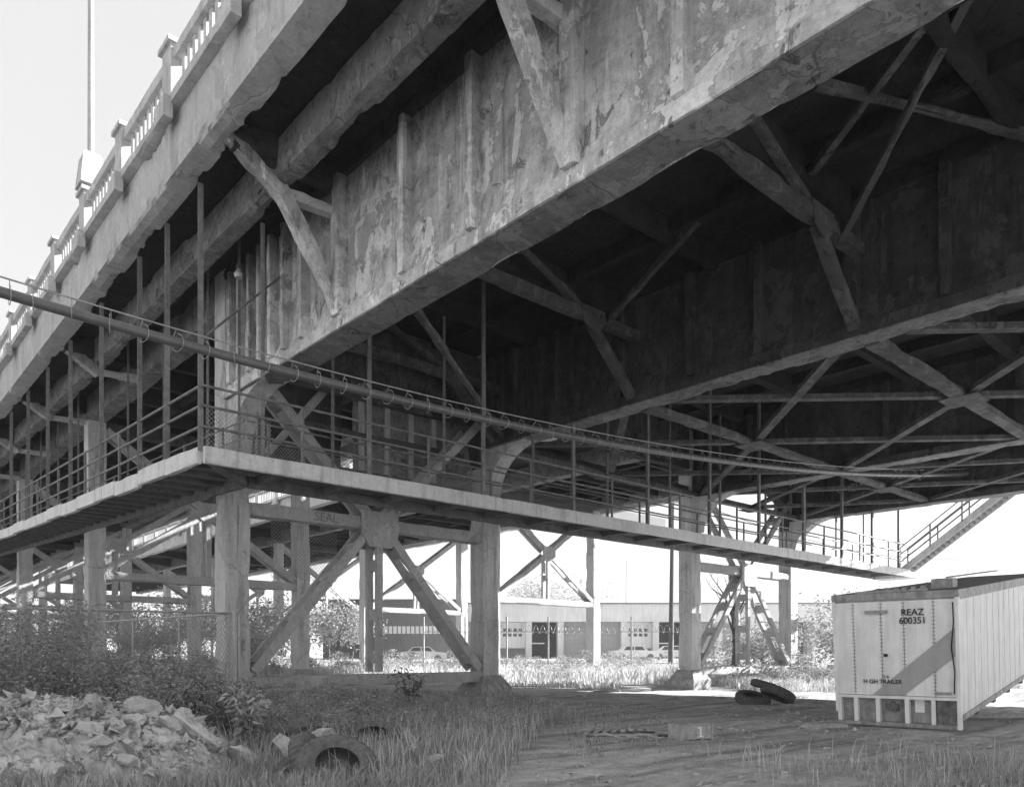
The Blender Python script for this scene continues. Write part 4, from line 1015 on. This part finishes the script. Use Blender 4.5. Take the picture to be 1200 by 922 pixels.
# ------------------------------------------------------------------ warehouse
def wpt(x, d): p = G(x, d); return p
wh = E('warehouse', 'long low pale warehouse with shuttered bays across the sunny field', 'warehouse', G(0, 92, 0), -YAW)
Zb = .9; H1 = 7.4
def WB(name, mat, lo, hi, par=wh, **k):
    m = MB(); m.box(lo, hi); return m.build(name, mat, par, world=False, **k)
wx0, wx1 = -4.0, 40.5
WB('wall', 'wall', (wx0, 3.0, Zb), (wx1, 22, H1)); WB('parapet', 'wall', (wx0-.1, -.1, 5.3), (wx1+.1, 3.0-.01, H1)); WB('roof', 'tar', (wx0-.3, -.3, H1), (wx1+.3, 22.2, H1+.15))
bw_ = 3.75; nb = int((wx1-wx0)/bw_)
for i in range(nb+1):
    x = wx0+i*bw_; WB('pilaster', 'wall', (x-.35, 0, Zb), (x+.35, 2.99, 5.29))
    if i < nb:
        k = i % 4
        if k == 1: d_ = WB('bay_door', 'white', (x+.36, 1.2, 2.2), (x+bw_-.36, 1.35, 5.28)); [WB('pane', 'glass', (x+.7+j*.62, 1.15, 3.6+r*.6), (x+1.1+j*.62, 1.19, 3.95+r*.6), d_) for j in range(4) for r in range(2)]
        elif k == 2: WB('bay_opening', 'black', (x+.36, 2.6, Zb), (x+bw_-.36, 2.7, 5.28)); WB('dock_rail', 'white', (x+.4, 1.0, 2.7), (x+1.9, 1.1, 2.85))
        else:
            d_ = WB('bay_door', 'door', (x+.36, 1.2, Zb), (x+bw_-.36, 1.35, 5.28)); [WB('rib', 'door', (x+.4, 1.13, 1.2+j*.5), (x+bw_-.4, 1.19, 1.24+j*.5), d_) for j in range(8)]
dw = E('warehouse', 'dark flat walled warehouse wing behind the left trestles with a strip of small windows', 'warehouse', G(0, 84, 0), -YAW)
def DB(name, mat, lo, hi, par=dw): m = MB(); m.box(lo, hi); return m.build(name, mat, par, world=False)
DB('wall', 'walld', (-19, 0, .8), (-4.2, 14, 7.2)); DB('roof', 'tar', (-19.3, -.3, 7.2), (-3.9, 14.3, 7.4))
for j in range(30): f_ = DB('window', 'white', (-18.6+j*.48, -.04, 3.7), (-18.25+j*.48, -.002, 4.5)); 
nb2 = E('distant_building', 'hazy block building with a taller end, left of the trailer', 'building', G(58, 128, 0), -YAW)
for nm, mt, lo, hi in (('wall', 'walld', (-16, 0, .8), (6, 14, 6.4)), ('tower', 'wall', (-13, 2, 6.4), (-7.5, 10, 9.3)), ('wall', 'wall', (6, -1, .8), (30, 14, 5.6)), ('roof', 'tar', (-16.2, -.2, 6.4), (-13.02, 14, 6.6))):
    m = MB(); m.box(lo, hi); m.build(nm, mt, nb2, world=False)
for j in range(6):
    m = MB(); m.box((-12.6+j*.85, 1.93, 7.2), (-12.2+j*.85, 1.99, 8.4)); m.build('window', 'glass', nb2, world=False)
for j in range(5):
    m = MB(); m.box((-15+j*4, -.07, 2.4), (-13.4+j*4, -.01, 3.8)); m.build('window', 'white', nb2, world=False)

# security fence with coil
sf = E('security_fence', 'tall post fence topped with coiled razor wire in front of the warehouse', 'fence', G(10, 62, .4), -YAW)
m0 = None
for k, x in enumerate(np.arange(-16, 18, 3.3)):
    m = MB(); m.cyl((x, 0, 0), (x, 0, 4.1), .07, 6); m.build('post', 'frame', sf, world=False)
for z in (.4, 2.9): m = MB(); m.cyl((-16, 0, z), (17, 0, z), .03, 5); m.build('rail', 'galv', sf, world=False)
m = MB(); m.tube([(-16+33*t/900, .32*math.cos(t*.42), 3.1+.32*math.sin(t*.42)) for t in range(901)], .02, 4); m.build('razor_coil', 'galv', sf, world=False)

# poles, masts, cars
up = E('utility_pole', 'dark wooden utility pole leaning slightly beside the pale trestle column', 'utility pole', GND(G(13.6, 62)), 0)
m = MB(); m.cyl((0, 0, -.3), (.35, 0, 15), .21, 10, .13); m.build('pole', 'bark', up, world=False); m = MB(); m.box((-1.1, -.06, 13.6), (1.6, .06, 13.75)); m.build('crossarm', 'bark', up, world=False)
o = MB().cyl((0, 0, 0), (.1, 0, 13.2), .09, 6, .05).build('mast', 'steel', None, world=False); o.location = GND(G(17.2, 106)); tag(o, 'thin mast standing up behind the warehouse roof', 'mast')
o = MB().cyl((0, 0, 0), (0, 0, 9), .08, 6, .05).build('mast', 'steel', None, world=False); o.location = GND(G(27.5, 72)); tag(o, 'slender pole left of the right trestle, before the warehouse', 'mast')
cable = MB(); a = G(13.7, 62, 14.2); b = G(60, 90, 13); 
cable.tube([a.lerp(b, t/14)+V((0, 0, -2.4*math.sin(math.pi*t/14))) for t in range(15)], .03, 4); o = cable.build('overhead_cable', 'black', None, world=True); tag(o, 'overhead cable running right from the leaning utility pole', 'cable')
def car(p, rot, label):
    c = E('parked_car', label, 'car', p, rot, 'cars parked before the warehouse')
    side = [(-2.2, .35), (-2.2, .85), (-2.05, .95), (-1.5, 1.0), (-.95, 1.42), (.55, 1.45), (1.15, .98), (2.1, .88), (2.22, .6), (2.2, .35)]
    m = MB(); m.prism([(x, -.85, z) for x, z in side], (0, 1.7, 0)); m.build('body', 'car', c, world=False)
    for (x0, x1) in ((-.95, -.25), (-.15, .55)):
        for s in (-1, 1): m = MB(); m.prism([(x0-.3*(x0 < -.5), .855*s, 1.02), (x1+.3*(x1 > .3), .855*s, 1.02), (x1, .855*s, 1.36), (x0, .855*s, 1.36)], (0, .01*s, 0)); m.build('window', 'glass', c, world=False)
    for x in (-1.4, 1.35):
        for s in (-1, 1): m = MB(); m.cyl((x, .70*s, .33), (x, .88*s, .33), .33, 14); m.build('wheel', 'rubber', c, world=False)
    return c
for x, d, r, l in ((-7.2, 74, .1, 'pale car parked before the dark warehouse wing'), (13.2, 76, .05, 'white car left of the utility pole before the warehouse'), (17.2, 77, -.1, 'white car directly behind the utility pole'), (23.5, 75, .1, 'white car farthest right before the warehouse')):
    car(GND(G(x, d)), -YAW+r, l)

# ------------------------------------------------------------------ air
M['haze'] = bpy.data.materials.new('haze'); M['haze'].use_nodes = True; ht = M['haze'].node_tree; ht.nodes.remove(ht.nodes['Principled BSDF'])
hv = ht.nodes.new('ShaderNodeVolumePrincipled'); hv.inputs['Density'].default_value = .0011; hv.inputs['Color'].default_value = (.95, .95, .95, 1)
ht.links.new(hv.outputs[0], ht.nodes['Material Output'].inputs['Volume'])
m = MB(); m.box((-1600, -1600, -1.5), (1650, 1650, 31)); o = m.build('haze', 'haze', None, kind='stuff'); o['label'] = 'thin summer haze over the whole site'
